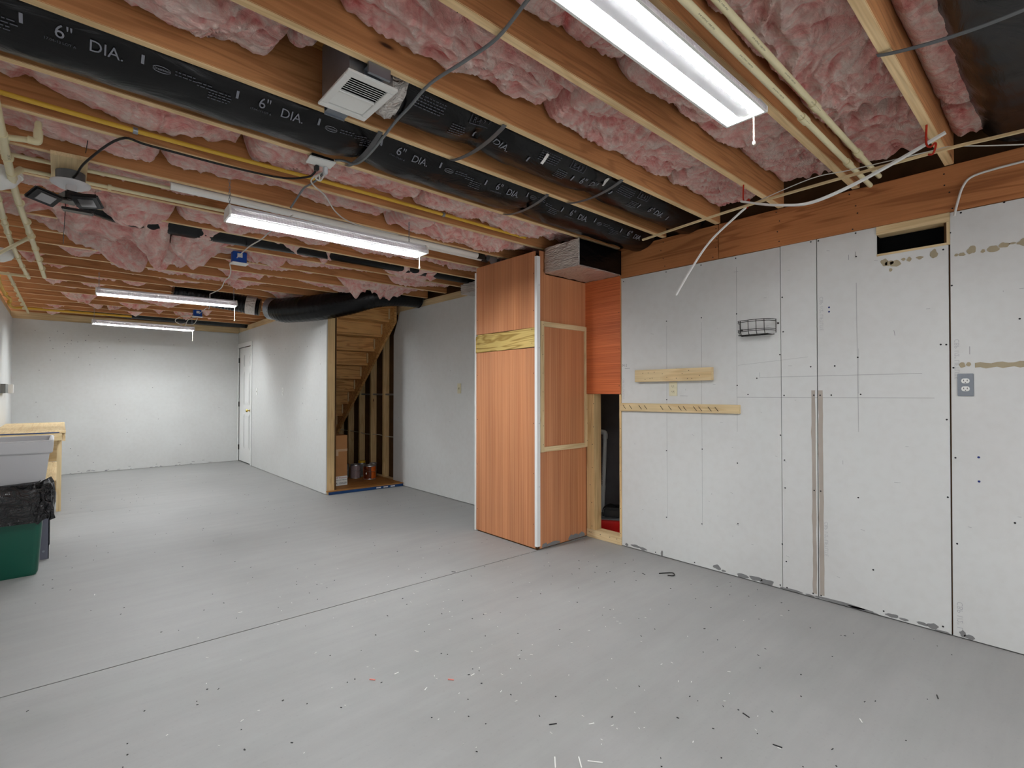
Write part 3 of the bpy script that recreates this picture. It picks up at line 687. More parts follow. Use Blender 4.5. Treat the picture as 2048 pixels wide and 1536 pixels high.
tag(obj('tape_roll', MB().lathe([(.02, 0), (.05, 0), (.05, .03), (.02, .03)], (3.24, 6.86, ZP+.19), 20), 'yellowtape'), 'yellow roll of tape standing among the paint cans', 'tape')
can('paint_can', 'short brown-lidded can supporting the yellow tape roll', 3.24, 6.86, .055, .19, 'cangrey', handle=False)

# ------------------------------------------------------------ wall fittings
def plate(name, label, x, y, z, mat, kind='outlet', hw=.035, hh=.057, n=1, facemat=None):
    t = thing(name, label, 'outlet' if kind == 'outlet' else 'switch', (x, y, z))
    obj('cover_plate', MB().box(x-.006, x-.0006, y-hw, y+hw, z-hh, z+hh), mat, t, bevel=.002)
    if kind == 'outlet':
        for dz in (-.02, .02):
            rc = obj('receptacle', MB().prism([(y+.017*math.cos(a)*(1 if abs(math.cos(a)) < .9 else .95), z+dz+.0145*max(-.85, min(.85, math.sin(a)))) for a in [2*math.pi*k/16 for k in range(16)]], 'x', x-.0085, x-.006), facemat or mat, t)
            obj('slot', MB().box(x-.009, x-.0084, y-.008, y-.0055, z+dz-.002, z+dz+.006).box(x-.009, x-.0084, y+.0055, y+.008, z+dz-.002, z+dz+.006).lathe([(.0022, 0), (.0022, .0005)], (x-.009, y, z+dz-.008), 8, 'x'), 'dark', rc)
    else: obj('toggle', MB().obox((x-.01, y, z), (.014, .008, .02), (0, .4, 0)), mat, t)
    return t
plate('wall_outlet', 'almond duplex outlet below the short pine cleat', 3.42, 2.014, 1.272, 'almond', hh=.052, hw=.033)
plate('wall_outlet', 'white duplex outlet in a grey steel plate on the right-hand panel', 3.42, .377, 1.286, 'galv', hh=.057, hw=.031, facemat='white')
plate('light_switch', 'almond switch plate on the white wall left of the veneered chase', 3.42, 4.73, 1.29, 'almond', 'switch')
plate('light_switch', 'white painted switch plate right beside the white door', 2.42, 9.01, 1.257, 'white', 'switch')
plate('wall_outlet', 'white painted outlet midway along the wall between door and stairs', 2.42, 7.708, 1.256, 'white')
def cleat(label, pts, x0, mat='pine_y'):
    o = obj('wood_cleat', MB().prism(pts, 'x', x0, 3.4194), mat, bevel=.002); tag(o, label, 'cleat'); return o
c = cleat('short thick pine cleat screwed to the white wall above the outlet', [(1.700, 1.332), (2.329, 1.328), (2.329, 1.421), (1.700, 1.423)], 3.382)
mb = MB()
random.seed(4)
for i in range(14): mb.lathe([(.003, 0), (.003, .001)], (3.3812, random.uniform(1.75, 2.3), random.uniform(1.34, 1.41)), 6, 'x')
obj('nail_holes', mb, 'dark', c, kind='stuff')
c = cleat('long narrow pine cleat full of bent nails, lower of the two', [(1.513, 1.103), (2.484, 1.095), (2.484, 1.16), (1.513, 1.163)], 3.400)
mb = MB()
for y in (2.44, 2.38, 2.29, 2.24, 2.1, 2.03, 1.95, 1.91, 1.83, 1.79, 1.72, 1.67):
    mb.tube([(3.3995, y+.014, 1.145), (3.396, y, 1.13), (3.3975, y-.012, 1.115)], .0018, 5)
obj('bent_nail', mb, 'dark', c, kind='stuff')
# wire basket
wbk = thing('wire_basket', 'small black wire basket screwed to the white wall', 'basket', (3.42, 1.395, 1.68))
def wire(pts, r=.0022, nm='wire'): return obj(nm, MB().tube(pts, r, 6), 'wirebk', wbk)
ya, yb = 1.282, 1.512
for z in (1.716, 1.706, 1.655, 1.645):
    wire(smoothpath([(3.414, yb, z), (3.38, yb-.004, z), (3.335, yb-.03, z), (3.32, 1.40, z), (3.335, ya+.03, z), (3.38, ya+.004, z), (3.414, ya, z)], 4), nm='rail')
for y in (1.47, 1.42, 1.37, 1.32): wire([(3.324, y, 1.716), (3.326, y, 1.645), (3.34, y, 1.622), (3.412, y, 1.622)], nm='rib')
for y in (ya, yb): wire([(3.414, y, 1.72), (3.414, y, 1.63)], nm='upright')
for x in (3.34, 3.36, 3.38, 3.40): wire([(x, ya+.02, 1.622), (x, yb-.02, 1.622)], nm='base_wire')
wire([(3.414, ya+.01, 1.622), (3.414, yb-.01, 1.622)], nm='base_wire')
obj('mount_screw', MB().lathe([(.006, 0), (.006, .006)], (3.413, ya-.012, 1.69), 8, 'x').lathe([(.006, 0), (.006, .006)], (3.413, yb-.012, 1.665), 8, 'x'), 'wirebk', wbk)

# ------------------------------------------------------------ sump closet contents
sp = thing('discharge_pipe', 'white plastic discharge pipe with elbows inside the narrow closet', 'pipe', (3.881, 3.001, 0.060))
obj('main_pipe', MB().tube([(3.881, 3.043, 0.080), (3.881, 3.007, 0.826)], .019, 14), 'pvc', sp)
obj('elbow', MB().tube(smoothpath([(3.881, 3.007, 0.805), (3.881, 3.007, 0.848), (3.881, 3.027, 0.865), (3.881, 3.074, 0.865)], 5), .024, 14), 'pvc', sp)
obj('top_pipe', MB().tube([(3.881, 3.053, 0.865), (3.881, 3.519, 0.865)], .019, 14), 'pvc', sp)
obj('wye', MB().tube([(3.881, 3.041, 0.267), (3.881, 3.033, 0.355)], .025, 14).tube(smoothpath([(3.881, 3.033, 0.298), (3.881, 3.074, 0.282), (3.881, 3.105, 0.298), (3.881, 3.110, 0.339)], 5), .022, 12), 'pvc', sp)
obj('branch_pipe', MB().tube([(3.881, 3.110, 0.329), (3.881, 3.105, 0.443)], .016, 12).tube(smoothpath([(3.881, 3.105, 0.432), (3.881, 3.103, 0.505), (3.881, 3.126, 0.526), (3.881, 3.208, 0.526)], 5), .011, 10), 'cpvc', sp)
obj('grey_pipe', MB().tube([(4.036, 3.229, -0.044), (4.036, 3.208, 0.846)], .02, 12), 'greycord', sp)
b, wd = text_on('SCH 40 PVC-1120', .03, lambda u, v: (3.861, 3.03+.004-v*.4, .33+u*1.2)); obj('lettering', b, 'blackink', sp)
rb = thing('red_case', 'red plastic battery case with a black top on the closet floor', 'case', (3.68, 2.78, 0))
A_ = .57
def rbx(x0, x1, y0, y1, z0, z1):
    return MB().obox((3.70+((x0+x1)/2)*math.cos(A_)-((y0+y1)/2)*math.sin(A_), 2.83+((x0+x1)/2)*math.sin(A_)+((y0+y1)/2)*math.cos(A_), (z0+z1)/2), (x1-x0, y1-y0, z1-z0), (0, 0, A_))
obj('body', rbx(-.1, .14, -.15, .15, .006, .12), 'redbox', rb, bevel=.008)
obj('rim', rbx(-.105, .145, -.155, .155, .121, .13), 'greycord', rb, bevel=.002)
obj('battery', rbx(-.05, .12, -.13, .04, .131, .205), 'blackpl', rb, bevel=.01)
obj('battery_lid', rbx(-.045, .115, -.125, .035, .2055, .216), 'blackpl', rb, bevel=.005)
obj('handle', MB().tube(smoothpath([(3.66, 2.86, .135), (3.65, 2.85, .205), (3.70, 2.82, .24), (3.76, 2.78, .217)], 5), .005, 6), 'blackpl', rb)

# ------------------------------------------------------------ left side: bench, tub, bin
wbn = thing('workbench', 'long pine workbench against the left wall behind the grey tub', 'workbench', (-.24, 8.1, 0))
obj('top', MB().box(-.515, .05, 7.08, 9.22, .822, .84), 'pine_y', wbn)
obj('apron', MB().box(-.515, .02, 7.082, 7.118, .745, .821), 'pine_x', wbn)
obj('apron', MB().box(.022, .048, 7.12, 9.2, .735, .821), 'pine_y', wbn)
obj('edge_label', MB().box(-.515, .0, 7.0785, 7.0795, .823, .832), 'labelblue', wbn)
for (x, y) in ((-.018, 7.12), (-.018, 9.16), (-.5, 7.12), (-.5, 9.16)): obj('leg', MB().box(x, x+.038, y, y+.04, 0, .744), 'pine_z', wbn)
obj('shelf', MB().box(-.49, -.02, 7.17, 9.14, .30, .318), 'pine_y', wbn); obj('shelf_rail', MB().box(-.46, -.019, 7.1655, 7.2, .2, .298), 'pine_x', wbn)
obj('back_board', MB().box(-.46, -.02, 9.15, 9.158, .32, .6), 'pine_x', wbn); obj('shelf_rail', MB().box(-.46, -.02, 9.165, 9.2, .2, .298), 'pine_x', wbn)
tb = thing('utility_tub', 'pale grey plastic laundry tub on steel legs beside the wooden bench', 'sink', (-.27, 5.4, 0))
def tub():
    m = MB(); X = (-.505, -.035); Y = (5.10, 5.70)
    def ring(i, z): return [(X[0]+i*.3, Y[0]+i, z), (X[1]-i, Y[0]+i, z), (X[1]-i, Y[1]-i, z), (X[0]+i*.3, Y[1]-i, z)]
    rs = [ring(.05, .5), ring(.018, .795), ring(.0, .80), ring(-.004, .885), ring(.004, .892), ring(.02, .892), ring(.03, .86), ring(.07, .54)]
    for r in rs: m.v += r
    for k in range(len(rs)-1):
        for i in range(4): j = (i+1) % 4; m.f.append([k*4+i, k*4+j, k*4+4+j, k*4+4+i])
    m.f.append([0, 1, 2, 3]); n = 4*(len(rs)-1); m.f.append([n, n+1, n+2, n+3]); return m
obj('basin', tub(), 'tub', tb, bevel=.004)
for x, y in ((-.1, 5.16), (-.1, 5.62), (-.48, 5.16), (-.48, 5.62)):
    lg = obj('leg', MB().box(x, x+.05, y, y+.004, 0, .53).box(x+.046, x+.05, y, y+.05, 0, .53), 'leggrey', tb)
    obj('bolt', MB().lathe([(.008, 0), (.008, .006)], (x+.02, y-.006, .06), 8, 'y'), 'galv', lg)
obj('faucet', MB().tube(smoothpath([(-.48, 5.5, .89), (-.48, 5.5, 1.0), (-.44, 5.5, 1.03), (-.40, 5.5, .99)], 5), .011, 8).lathe([(.02, 0), (.02, .03)], (-.48, 5.42, .89), 10).lathe([(.02, 0), (.02, .03)], (-.48, 5.58, .89), 10), 'galv', tb, smooth=True)
bn = thing('trash_bin', 'dark green plastic trash bin with a black liner by the grey tub', 'bin', (-.28, 4.87, 0))
def rrect(x0, x1, y0, y1, r, z, n=6):
    out = []
    for cx, cy, a0 in ((x1-r, y1-r, 0), (x0+r, y1-r, 90), (x0+r, y0+r, 180), (x1-r, y0+r, 270)):
        for k in range(n): a = R(a0+90*k/(n-1)); out.append((cx+r*math.cos(a), cy+r*math.sin(a), z))
    return out
def loft(rs, cap0=True, cap1=True):
    m = MB(); n = len(rs[0])
    for r in rs: m.v += r
    for k in range(len(rs)-1):
        for i in range(n): j = (i+1) % n; m.f.append([k*n+i, k*n+j, k*n+n+j, k*n+n+i])
    if cap0: m.f.append(list(range(n)))
    if cap1: m.f.append([(len(rs)-1)*n+i for i in range(n)])
    return m
obj('body', loft([rrect(-.44, -.11, 4.765, 4.98, .03, .0), rrect(-.445, -.10, 4.755, 4.99, .035, .02), rrect(-.47, -.072, 4.735, 5.01, .045, .5), rrect(-.475, -.067, 4.73, 5.015, .045, .505), rrect(-.475, -.067, 4.73, 5.015, .045, .52), rrect(-.465, -.077, 4.74, 5.005, .045, .52), rrect(-.44, -.11, 4.77, 4.97, .03, .03)]), 'green', bn, smooth=True)
n = 24*4
base = []
def liner():
    rs = []
    for lev, (g, z) in enumerate(((-.045, .42), (-.03, .54), (-.012, .585), (.012, .588), (.036, .56), (.046, .505), (.046, .44), (.034, .375))):
        ring = rrect(-.475-g, -.067+g, 4.73-g, 5.015+g, .05+max(g, 0), z, 24); out = []
        for i, p in enumerate(ring):
            a = i/len(ring)*math.tau
            f = noise.noise(Vector((math.cos(a)*5, math.sin(a)*5, z*7)))+.5*noise.noise(Vector((math.cos(a)*14, math.sin(a)*14, z*16)))
            k = 1 if lev > 2 else .4
            c = Vector((-.271, 4.872, 0)); d = (Vector((p[0], p[1], 0))-c).normalized()
            zz = p[2]+(.03*f if lev in (3, 4) else .018*f)*k+(.03*max(0, math.sin(a*2+1)) if lev in (2, 3, 4) else 0)+(.05*noise.noise(Vector((math.cos(a)*2.2, math.sin(a)*2.2, 5))) if lev == 7 else 0)
            q = Vector(p)+d*(.03*f*k if lev > 2 else .012*f); out.append((q.x, q.y, zz))
        rs.append(out)
    m = loft(rs, False, False); m.smooth = True; return m
obj('liner', liner(), 'bag', bn, smooth=True)
hb = thing('wall_bracket', 'small white bracket box with a dark pin on the far left wall', 'bracket', (-.52, 9.0, 1.29))
obj('mount', MB().box(-.519, -.44, 8.95, 9.05, 1.235, 1.345), 'white', hb, bevel=.004)
obj('pin', MB().tube([(-.49, 8.95, 1.28), (-.49, 8.75, 1.28)], .004, 6), 'dark', hb)
obj('grey_block', MB().box(-.519, -.475, 8.35, 8.74, 1.235, 1.345), 'cangrey', hb)

# ------------------------------------------------------------ ducts
def ductsurf(cy, cz, r, straps, sag=.02, seed=0, wr_=1.0):
    def f(x, th, off=0):
        d = min([abs(x-s) for s in straps] or [9]); nar = math.exp(-(d/.10)**2)
        rr = r*(1-.10*nar)+.004*noise.noise(Vector((x*5, th*2, seed)))*wr_
        rr += .006*wr_*nar*math.sin(th*16+x*8)*(1 if d > .01 else 0)
        rr += .005*wr_*noise.noise(Vector((x*9, th*5+x*4, seed+3)))
        zz = cz-(sag*(1-nar) if straps else 0)
        y = cy-math.sin(th)*(rr+off); z = zz-math.cos(th)*(rr+off)*1.0
        return (x, y, z)
    return f
def duct(name, label, f, x0, x1, parent_loc, nx=150, nt=28):
    t = thing(name, label, 'duct', parent_loc)
    mb = MB().grid(lambda u, v: f(x0+(x1-x0)*u, -math.pi+math.tau*v), nx, nt); mb.smooth = True
    obj('jacket', mb, 'film', t, smooth=True); return t
def dtext(parent, f, body, size, x, thdeg, mat='ink', r=.17):
    th0 = R(thdeg)
    b, wd = text_on(body, size, lambda u, v: f(x+u, th0+v/r, .005)); obj('lettering', b, mat, parent)
def dbar(parent, f, x, thdeg, L=.028, wd=.009, mat='ink', r=.17):
    mb = MB().grid(lambda u, v: f(x+wd*u, R(thdeg)+(v-.5)*L/r, .004), 1, 4); obj('bar_mark', mb, mat, parent)
def dlines(parent, f, x, thdeg, n, L, r=.17, gap=.011, h=.0035, mat='inkdark'):
    mb = MB(); random.seed(int(x*100)+n)
    for k in range(n):
        u0 = x; 
        while u0 < x+L:
            w_ = random.uniform(.006, .018)
            mb.grid(lambda u, v: f(u0+w_*u, R(thdeg)-k*gap/r+v*h/r, .004), 1, 1); u0 += w_+.004
    obj('fine_print', mb, mat, parent, kind='stuff')
def strap(parent, x, ya, yb, f, drop, wd=.022, xo=0.0, nm='hanger_strap'):
    """flat band from joist to joist under a duct"""
    n = 24; path = []
    for i in range(n+1):
        t_ = i/n; y = ya+(yb-ya)*t_; z = 2.4175-drop*math.sin(math.pi*t_)**.75
        path.append((x+xo*t_, y, z))
    mb = MB()
    for p in path: mb.v += [(p[0]-wd/2, p[1], p[2]), (p[0]+wd/2, p[1], p[2]), (p[0]+wd/2, p[1], p[2]-.0025), (p[0]-wd/2, p[1], p[2]-.0025)]
    for i in range(n):
        for a, b in ((0, 1), (1, 2), (2, 3), (3, 0)): mb.f.append([i*4+a, i*4+b, i*4+4+b, i*4+4+a])
    mb.f += [[0, 1, 2, 3], [n*4, n*4+1, n*4+2, n*4+3]]
    return obj(nm, mb, 'strap', parent)
SAS = [1.075, 2.15]
fA = ductsurf(2.287, 2.545, .172, SAS, .012, 1)
dA = duct('flexible_duct', 'long black flexible duct stamped 6" DIA., running the full width nearest the sockets', fA, -.58, 3.40, (1.4, 2.287, 2.5), 220, 32)
strap(dA, 1.06, 2.07, 2.5, fA, .03, xo=.03); strap(dA, 2.135, 2.07, 2.5, fA, .03, xo=.03)
for b0 in (-.107-.3, .199, .815, 1.438, 2.06, 2.68):
    dbar(dA, fA, b0-.0, 46); dbar(dA, fA, b0+.3, 44)
    dtext(dA, fA, '6"', .055, b0+.3+.10-.02, 38); dtext(dA, fA, 'DIA.', .05, b0+.3+.165, 36)
    dtext(dA, fA, '17.04-13 LOT A', .012, b0+.3+.055, 32, 'inkdark')
    mb = MB()
    for k in range(20):
        a = math.tau*k/20; a2 = math.tau*(k+1)/20
        for (aa, ab) in ((a, a2),):
            p = [fA(b0+.06+.028*math.cos(q), R(42)+.011*math.sin(q)*s_/.17, .004) for q, s_ in ((aa, 1), (ab, 1), (ab, .8), (aa, .8))]
            n0 = len(mb.v); mb.v += p; mb.f.append([n0, n0+1, n0+2, n0+3])
    obj('oval_logo', mb, 'ink', dA); dtext(dA, fA, 'Greatseam', .012, b0+.034, 41, 'ink')
    dlines(dA, fA, b0+.1, 45, 2, .06); dlines(dA, fA, b0+.17, 42, 2, .05); dlines(dA, fA, b0+.21, 38, 4, .07)
SBS = [1.45, 2.315]
fB = ductsurf(1.868, 2.56, .152, SBS, .008, 5)
dB = duct('flexible_duct', 'black flexible duct marked R-4.2, leading from the exhaust fan', fB, 1.0, 3.40, (2.2, 1.868, 2.5), 150, 30)
strap(dB, 1.437, 1.655, 2.09, fB, .03, xo=.018); strap(dB, 2.293, 1.655, 2.09, fB, .03, xo=.03)
for x in (1.388, 1.722, 2.052, 2.39, 2.677, 3.0): dbar(dB, fB, x, 22, r=.15)
for x in (1.50, 2.20, 2.85): dtext(dB, fB, 'DIA.', .05, x, 18, r=.15)
for x in (2.115, 2.78): dtext(dB, fB, '6"', .055, x, 18, r=.15)
for x in (1.345, 2.005, 2.62): dtext(dB, fB, 'R-4.2', .034, x, 42, 'inkdark', r=.15)
for x in (1.33, 1.99, 2.6): obj('box_mark', MB().grid(lambda u, v: fB(x+.11*u, R(38), .004) if False else fB(x+.11*u, R(39)+v*.003/.15, .004), 4, 1).grid(lambda u, v: fB(x+.11*u, R(57)+v*.003/.15, .004), 4, 1).grid(lambda u, v: fB(x+.003*u, R(39)+v*R(18), .004), 1, 4).grid(lambda u, v: fB(x+.107+.003*u, R(39)+v*R(18), .004), 1, 4), 'inkdark', dB)
for x in (1.06, 1.77, 2.42): dlines(dB, fB, x, 48, 5, .13, r=.15)
for x in (1.26, 1.93, 2.58): dlines(dB, fB, x, 27, 5, .07, r=.15)
for x, th in ((1.80, 36), (2.30, 38)): obj('white_sticker', MB().grid(lambda u, v: fB(x+.018*u, R(th)+(v-.5)*.055/.15, .006), 1, 4), 'white', dB)
# right-hand big wrapped duct
fC = ductsurf(.14, 2.60, .165, [], 0, 9, 1.3)
dC = duct('flexible_duct', 'wide black wrapped duct in the upper right corner beside pink insulation', lambda x, th: (lambda p: (p[0], .14+(p[1]-.14)*(1.05+.0*x), p[2]-.01*math.sin(x*3)))(fC(x, th)), 1.2, 3.40, (2.4, .14, 2.6), 90, 28)
strap(dC, 2.10, .45, -.02, fC, .025, .02, .06)
# foil plenum and foil end box
pl = thing('foil_plenum', 'foil-faced rectangular duct box above the veneered closet panel', 'duct', (3.15, 2.66, 2.2))
def crumple(x0, x1, y0, y1, z0, z1, seed, a=.006):
    m = MB()
    def face(fn, nu, nv):
        m.grid(lambda u, v: (lambda p: tuple(p[i]+a*noise.noise(Vector((p[0]*14+seed+i*9, p[1]*14, p[2]*14+u*3)))+a*.5*noise.noise(Vector((p[0]*40+seed, p[1]*40+i, p[2]*40))) for i in range(3)))(fn(u, v)), nu, nv)
    face(lambda u, v: (x0, y0+(y1-y0)*u, z0+(z1-z0)*v), 22, 16)
    face(lambda u, v: (x0+(x1-x0)*u, y0+(y1-y0)*v, z0), 26, 20)
    return m
obj('foil_face', crumple(2.892, 3.408, 2.482, 2.84, 2.203, 2.405, 3), 'foil', pl, smooth=True)
obj('black_face', MB().box(2.90, 3.418, 2.4795, 2.49, 2.208, 2.405), 'film', pl)
obj('core', MB().box(2.90, 3.405, 2.491, 2.835, 2.214, 2.40), 'galv', pl)
obj('corner_tape', MB().tube([(2.891, 2.481, 2.20), (2.891, 2.481, 2.408)], .006, 6).tube([(2.891, 2.481, 2.204), (3.2, 2.481, 2.206), (3.4, 2.481, 2.204)], .004, 6), 'foil', pl)
fb = thing('foil_duct_end', 'small crinkled foil duct box left of the tall veneered panel', 'duct', (3.25, 4.2, 2.3))
def foilbox():
    m = MB()
    m.grid(lambda u, v: (3.24+.006*math.sin((u*1.0+v*1.2)*26+2*noise.noise(Vector((u*4, v*4, 0)))), 4.46-.36*u, 2.31+.105*v), 60, 20)
    m.grid(lambda u, v: (3.24+.16*u, 4.46-.36*v, 2.31+.002*math.sin(u*30)), 10, 10)
    return m
obj('foil_face', foilbox(), 'foil', fb, smooth=True); obj('core', MB().box(3.25, 3.41, 4.105, 4.455, 2.316, 2.41), 'galv', fb)
# mid-distance ducts
def tduct(name, label, path, rad, ribs=0, mat='film', seg=20, k=14, seed=0, loc=None):
    t = thing(name, label, 'duct', loc or path[len(path)//2][:3])
    P = smoothpath(path, k); rs = []
    for i, p in enumerate(P):
        q = i/(len(P)-1); r0 = rad if not isinstance(rad, (list, tuple)) else rad[min(int(q*(len(rad)-1)), len(rad)-2)]*(1-(q*(len(rad)-1) % 1))+rad[min(int(q*(len(rad)-1))+1, len(rad)-1)]*(q*(len(rad)-1) % 1)
        rs.append(r0*(1+(ribs*math.sin(i*2.1)+ribs*.6*noise.noise(Vector((i*.7, seed, 0))))))
    obj('jacket', MB().tube(P, rs, seg), mat, t, smooth=True); return t
dE = tduct('flexible_duct', 'thick crinkled black duct sagging over the staircase opening', [(1.95, 6.62, 2.28), (2.05, 6.45, 2.25), (2.3, 6.1, 2.265), (2.55, 5.82, 2.32), (2.8, 5.64, 2.40), (3.1, 5.61, 2.44), (3.41, 5.61, 2.45)], [.12, .15, .155, .15, .14, .125, .12], .014, k=22, seed=3)
obj('end_collar', MB().tube([(1.93, 6.65, 2.285), (1.985, 6.57, 2.27)], .135, 20), 'galv', dE)
strap(dE, 2.86, 5.40, 5.82, None, .06, .02)
dG = tduct('flexible_duct', 'black crinkled duct beyond the third light, ending in a foil collar', [(.95, 6.86, 2.42), (1.3, 6.86, 2.37), (1.6, 6.84, 2.34), (1.84, 6.75, 2.30)], .105, .04, k=26, seed=8)
obj('foil_collar', MB().tube([(1.70, 6.80, 2.325), (1.80, 6.76, 2.31)], .112, 20), 'foil', dG)
tduct('flexible_duct', 'dark duct half hidden by insulation behind the second light', [(.1, 4.30, 2.52), (.3, 4.31, 2.475), (.7, 4.34, 2.47), (1.6, 4.38, 2.5), (3.35, 4.36, 2.5)], .085, .01, k=18, seed=5)
tduct('flexible_duct', 'long dark duct high up along the far wall', [(-.2, 9.72, 2.53), (.3, 9.72, 2.49), (1.2, 9.72, 2.47), (2.6, 9.72, 2.47), (3.3, 9.72, 2.47)], [.03, .09, .1, .1, .09], .01, k=14, seed=6)

# exhaust fan
fn_ = thing('exhaust_fan', 'square white exhaust fan grille fixed between two joists', 'fan', (.84, 1.82, 2.38))
gx0, gx1, gy0, gy1 = .738, .931, 1.680, 1.962
obj('frame', MB().box(gx0, gx1, gy0, gy0+.032, 2.372, 2.382).box(gx0, gx1, gy1-.032, gy1, 2.372, 2.382).box(gx0, gx0+.026, gy0+.0325, gy1-.0325, 2.372, 2.382).box(gx1-.026, gx1, gy0+.0325, gy1-.0325, 2.372, 2.382).box(gx0+.0265, gx1-.0265, 1.817, 1.829, 2.372, 2.382), 'white', fn_, bevel=.0015)
for k in range(18):
    y = gy0+.0395+k*.0132 if k < 8 else 1.8385+(k-8)*.0102
    if 1.81 < y < 1.832 or y > gy1-.034: continue
    obj('slat', MB().obox((.8345, y, 2.378), (.139, .0085 if y < 1.82 else .0095, .0016), (.7 if y < 1.82 else -.35, 0, 0)), 'white', fn_)
obj('housing', MB().box(.75, .92, 1.70, 1.95, 2.384, 2.60), 'galv', fn_)
obj('dark_inside', MB().box(.765, .905, 1.714, 1.93, 2.3828, 2.3838), 'black', fn_)
obj('bracket', MB().box(.80, .885, 1.6585, 1.70, 2.405, 2.4075).box(.80, .885, 1.652, 1.664, 2.38, 2.419).box(.80, .885, 1.69, 1.70, 2.384, 2.407), 'galv', fn_)
obj('bracket', MB().box(.80, .885, 1.955, 2.06, 2.403, 2.4055).box(.80, .885, 2.052, 2.0565, 2.395, 2.425), 'galv', fn_)
mb = MB().grid(lambda u, v: (lambda th, x: (x, 1.868-math.sin(th)*(.118+.03*u+.012*noise.noise(Vector((x*40, th*7, 1)))), 2.535-math.cos(th)*(.118+.03*u+.012*noise.noise(Vector((x*50, th*9, 2))))))(-math.pi+math.tau*v, .925+.085*u), 10, 48)
obj('foil_collar', mb, 'foil', fn_, smooth=True)

# ------------------------------------------------------------ pipes
def pipe(name, label, parts, cat='pipe', group=None):
    t = thing(name, label, cat, parts[0][1][0], group)
    for nm, path, r, mat in parts: obj(nm, MB().tube(path, r, 12), mat, t, smooth=True)
    return t
def couplings(t, pts, r, mat='cpvc', d='y', L=.02, nm='pipe_clamp'):
    for p in pts:
        q = Vector(p); e = Vector((0, L, 0)) if d == 'y' else Vector((L, 0, 0)); obj(nm, MB().tube([q-e, q+e], r, 12), mat, t)
P1 = smoothpath([(-.2, 2.56, 2.375), (-.2, 3.0, 2.37), (-.197, 4.0, 2.37), (-.16, 5.3, 2.37), (-.125, 6.7, 2.37)], 8)
t = pipe('water_pipe', 'cream water pipe crossing under the joists, right one of the pair at the left edge', [('run', P1, .017, 'cpvc'), ('elbow', smoothpath([(-.118, 3.09, 2.37), (-.09, 3.088, 2.37), (-.085, 3.087, 2.385), (-.085, 3.087, 2.42)], 5), .017, 'cpvc'), ('branch', [(-.2, 3.13, 2.37), (-.10, 3.09, 2.37)], .013, 'cpvc'), ('riser', [(-.085, 3.087, 2.41), (-.085, 3.087, 2.50)], .013, 'cpvc'), ('tee', [(-.2, 3.09, 2.37), (-.2, 3.17, 2.37)], .021, 'cpvc'), ('tee', [(-.198, 3.62, 2.37), (-.197, 3.70, 2.37)], .021, 'cpvc')])
couplings(t, [(-.199, 3.40, 2.372), (-.19, 4.17, 2.372), (-.175, 4.6, 2.372), (-.165, 5.0, 2.372), (-.155, 5.42, 2.372), (-.14, 5.83, 2.372), (-.132, 6.25, 2.372)], .0235, 'cpvc', L=.006)
couplings(t, [(-.172, 4.9, 2.37)], .021, 'cpvc', L=.03, nm='coupling')
b, wd = text_on('CPVC 4120', .014, lambda u, v: (-.195+v, 3.3+u*1.0, 2.3515)); obj('lettering', b, 'blackink', t)
P2 = smoothpath([(-.275, 3.6, 2.37), (-.28, 4.3, 2.37), (-.286, 5.0, 2.37), (-.27, 6.0, 2.37), (-.24, 6.85, 2.37)], 8)
t = pipe('water_pipe', 'cream water pipe crossing under the joists, left one of the pair at the left edge', [('run', P2, .015, 'cpvc')])
couplings(t, [(-.281, 4.17, 2.372), (-.285, 4.58, 2.372), (-.286, 5.0, 2.372), (-.28, 5.42, 2.372), (-.272, 5.83, 2.372), (-.262, 6.25, 2.372), (-.25, 6.65, 2.372)], .021, 'cpvc', L=.006)
couplings(t, [(-.285, 4.75, 2.37)], .019, 'cpvc', L=.03, nm='coupling')
pipe('water_pipe', 'short cream pipe slanting across below the other pipes at the left edge', [('run', [(-.55, 6.3, 2.34), (-.17, 4.93, 2.345)], .013, 'cpvc')])
t = pipe('water_pipe', 'cream pipe running away to the far wall corner under the joists', [('run', [(-.382, 6.8, 2.385), (-.35, 10.0, 2.385)], .014, 'cpvc'), ('tee', [(-.5, 6.82, 2.385), (-.245, 6.86, 2.385)], .014, 'cpvc')])
couplings(t, [(-.378, y, 2.387) for y in (7.47, 7.89, 8.3, 8.72, 9.13, 9.55)], .02, 'cpvc', L=.006)
t = pipe('water_pipe', 'upper thin cream pipe running above the floodlight board towards the second light', [('run', [(-.55, 3.55, 2.435), (.3, 3.51, 2.435), (.72, 3.49, 2.435)], .0105, 'cpvc')]); 
t = pipe('water_pipe', 'lower thin cream pipe running behind the floodlight to the second light', [('run', [(-.17, 3.70, 2.425), (.4, 3.69, 2.425), (1.15, 3.67, 2.425)], .0105, 'cpvc'), ('elbow', [(-.197, 3.66, 2.375), (-.165, 3.70, 2.425)], .016, 'cpvc')])
couplings(t, [(.2, 3.69, 2.425)], .016, 'cpvc', 'x', .008)
t = pipe('gas_line', 'bright yellow gas line running beside a joist under the insulation', [('run', smoothpath([(-.55, 2.82, 2.44), (.24, 2.84, 2.437), (1.24, 2.815, 2.437), (2.66, 2.82, 2.437)], 6), .0105, 'yellow')])
couplings(t, [(.243, 2.84, 2.437), (1.9, 2.815, 2.437)], .015, 'galv', 'x', .009)
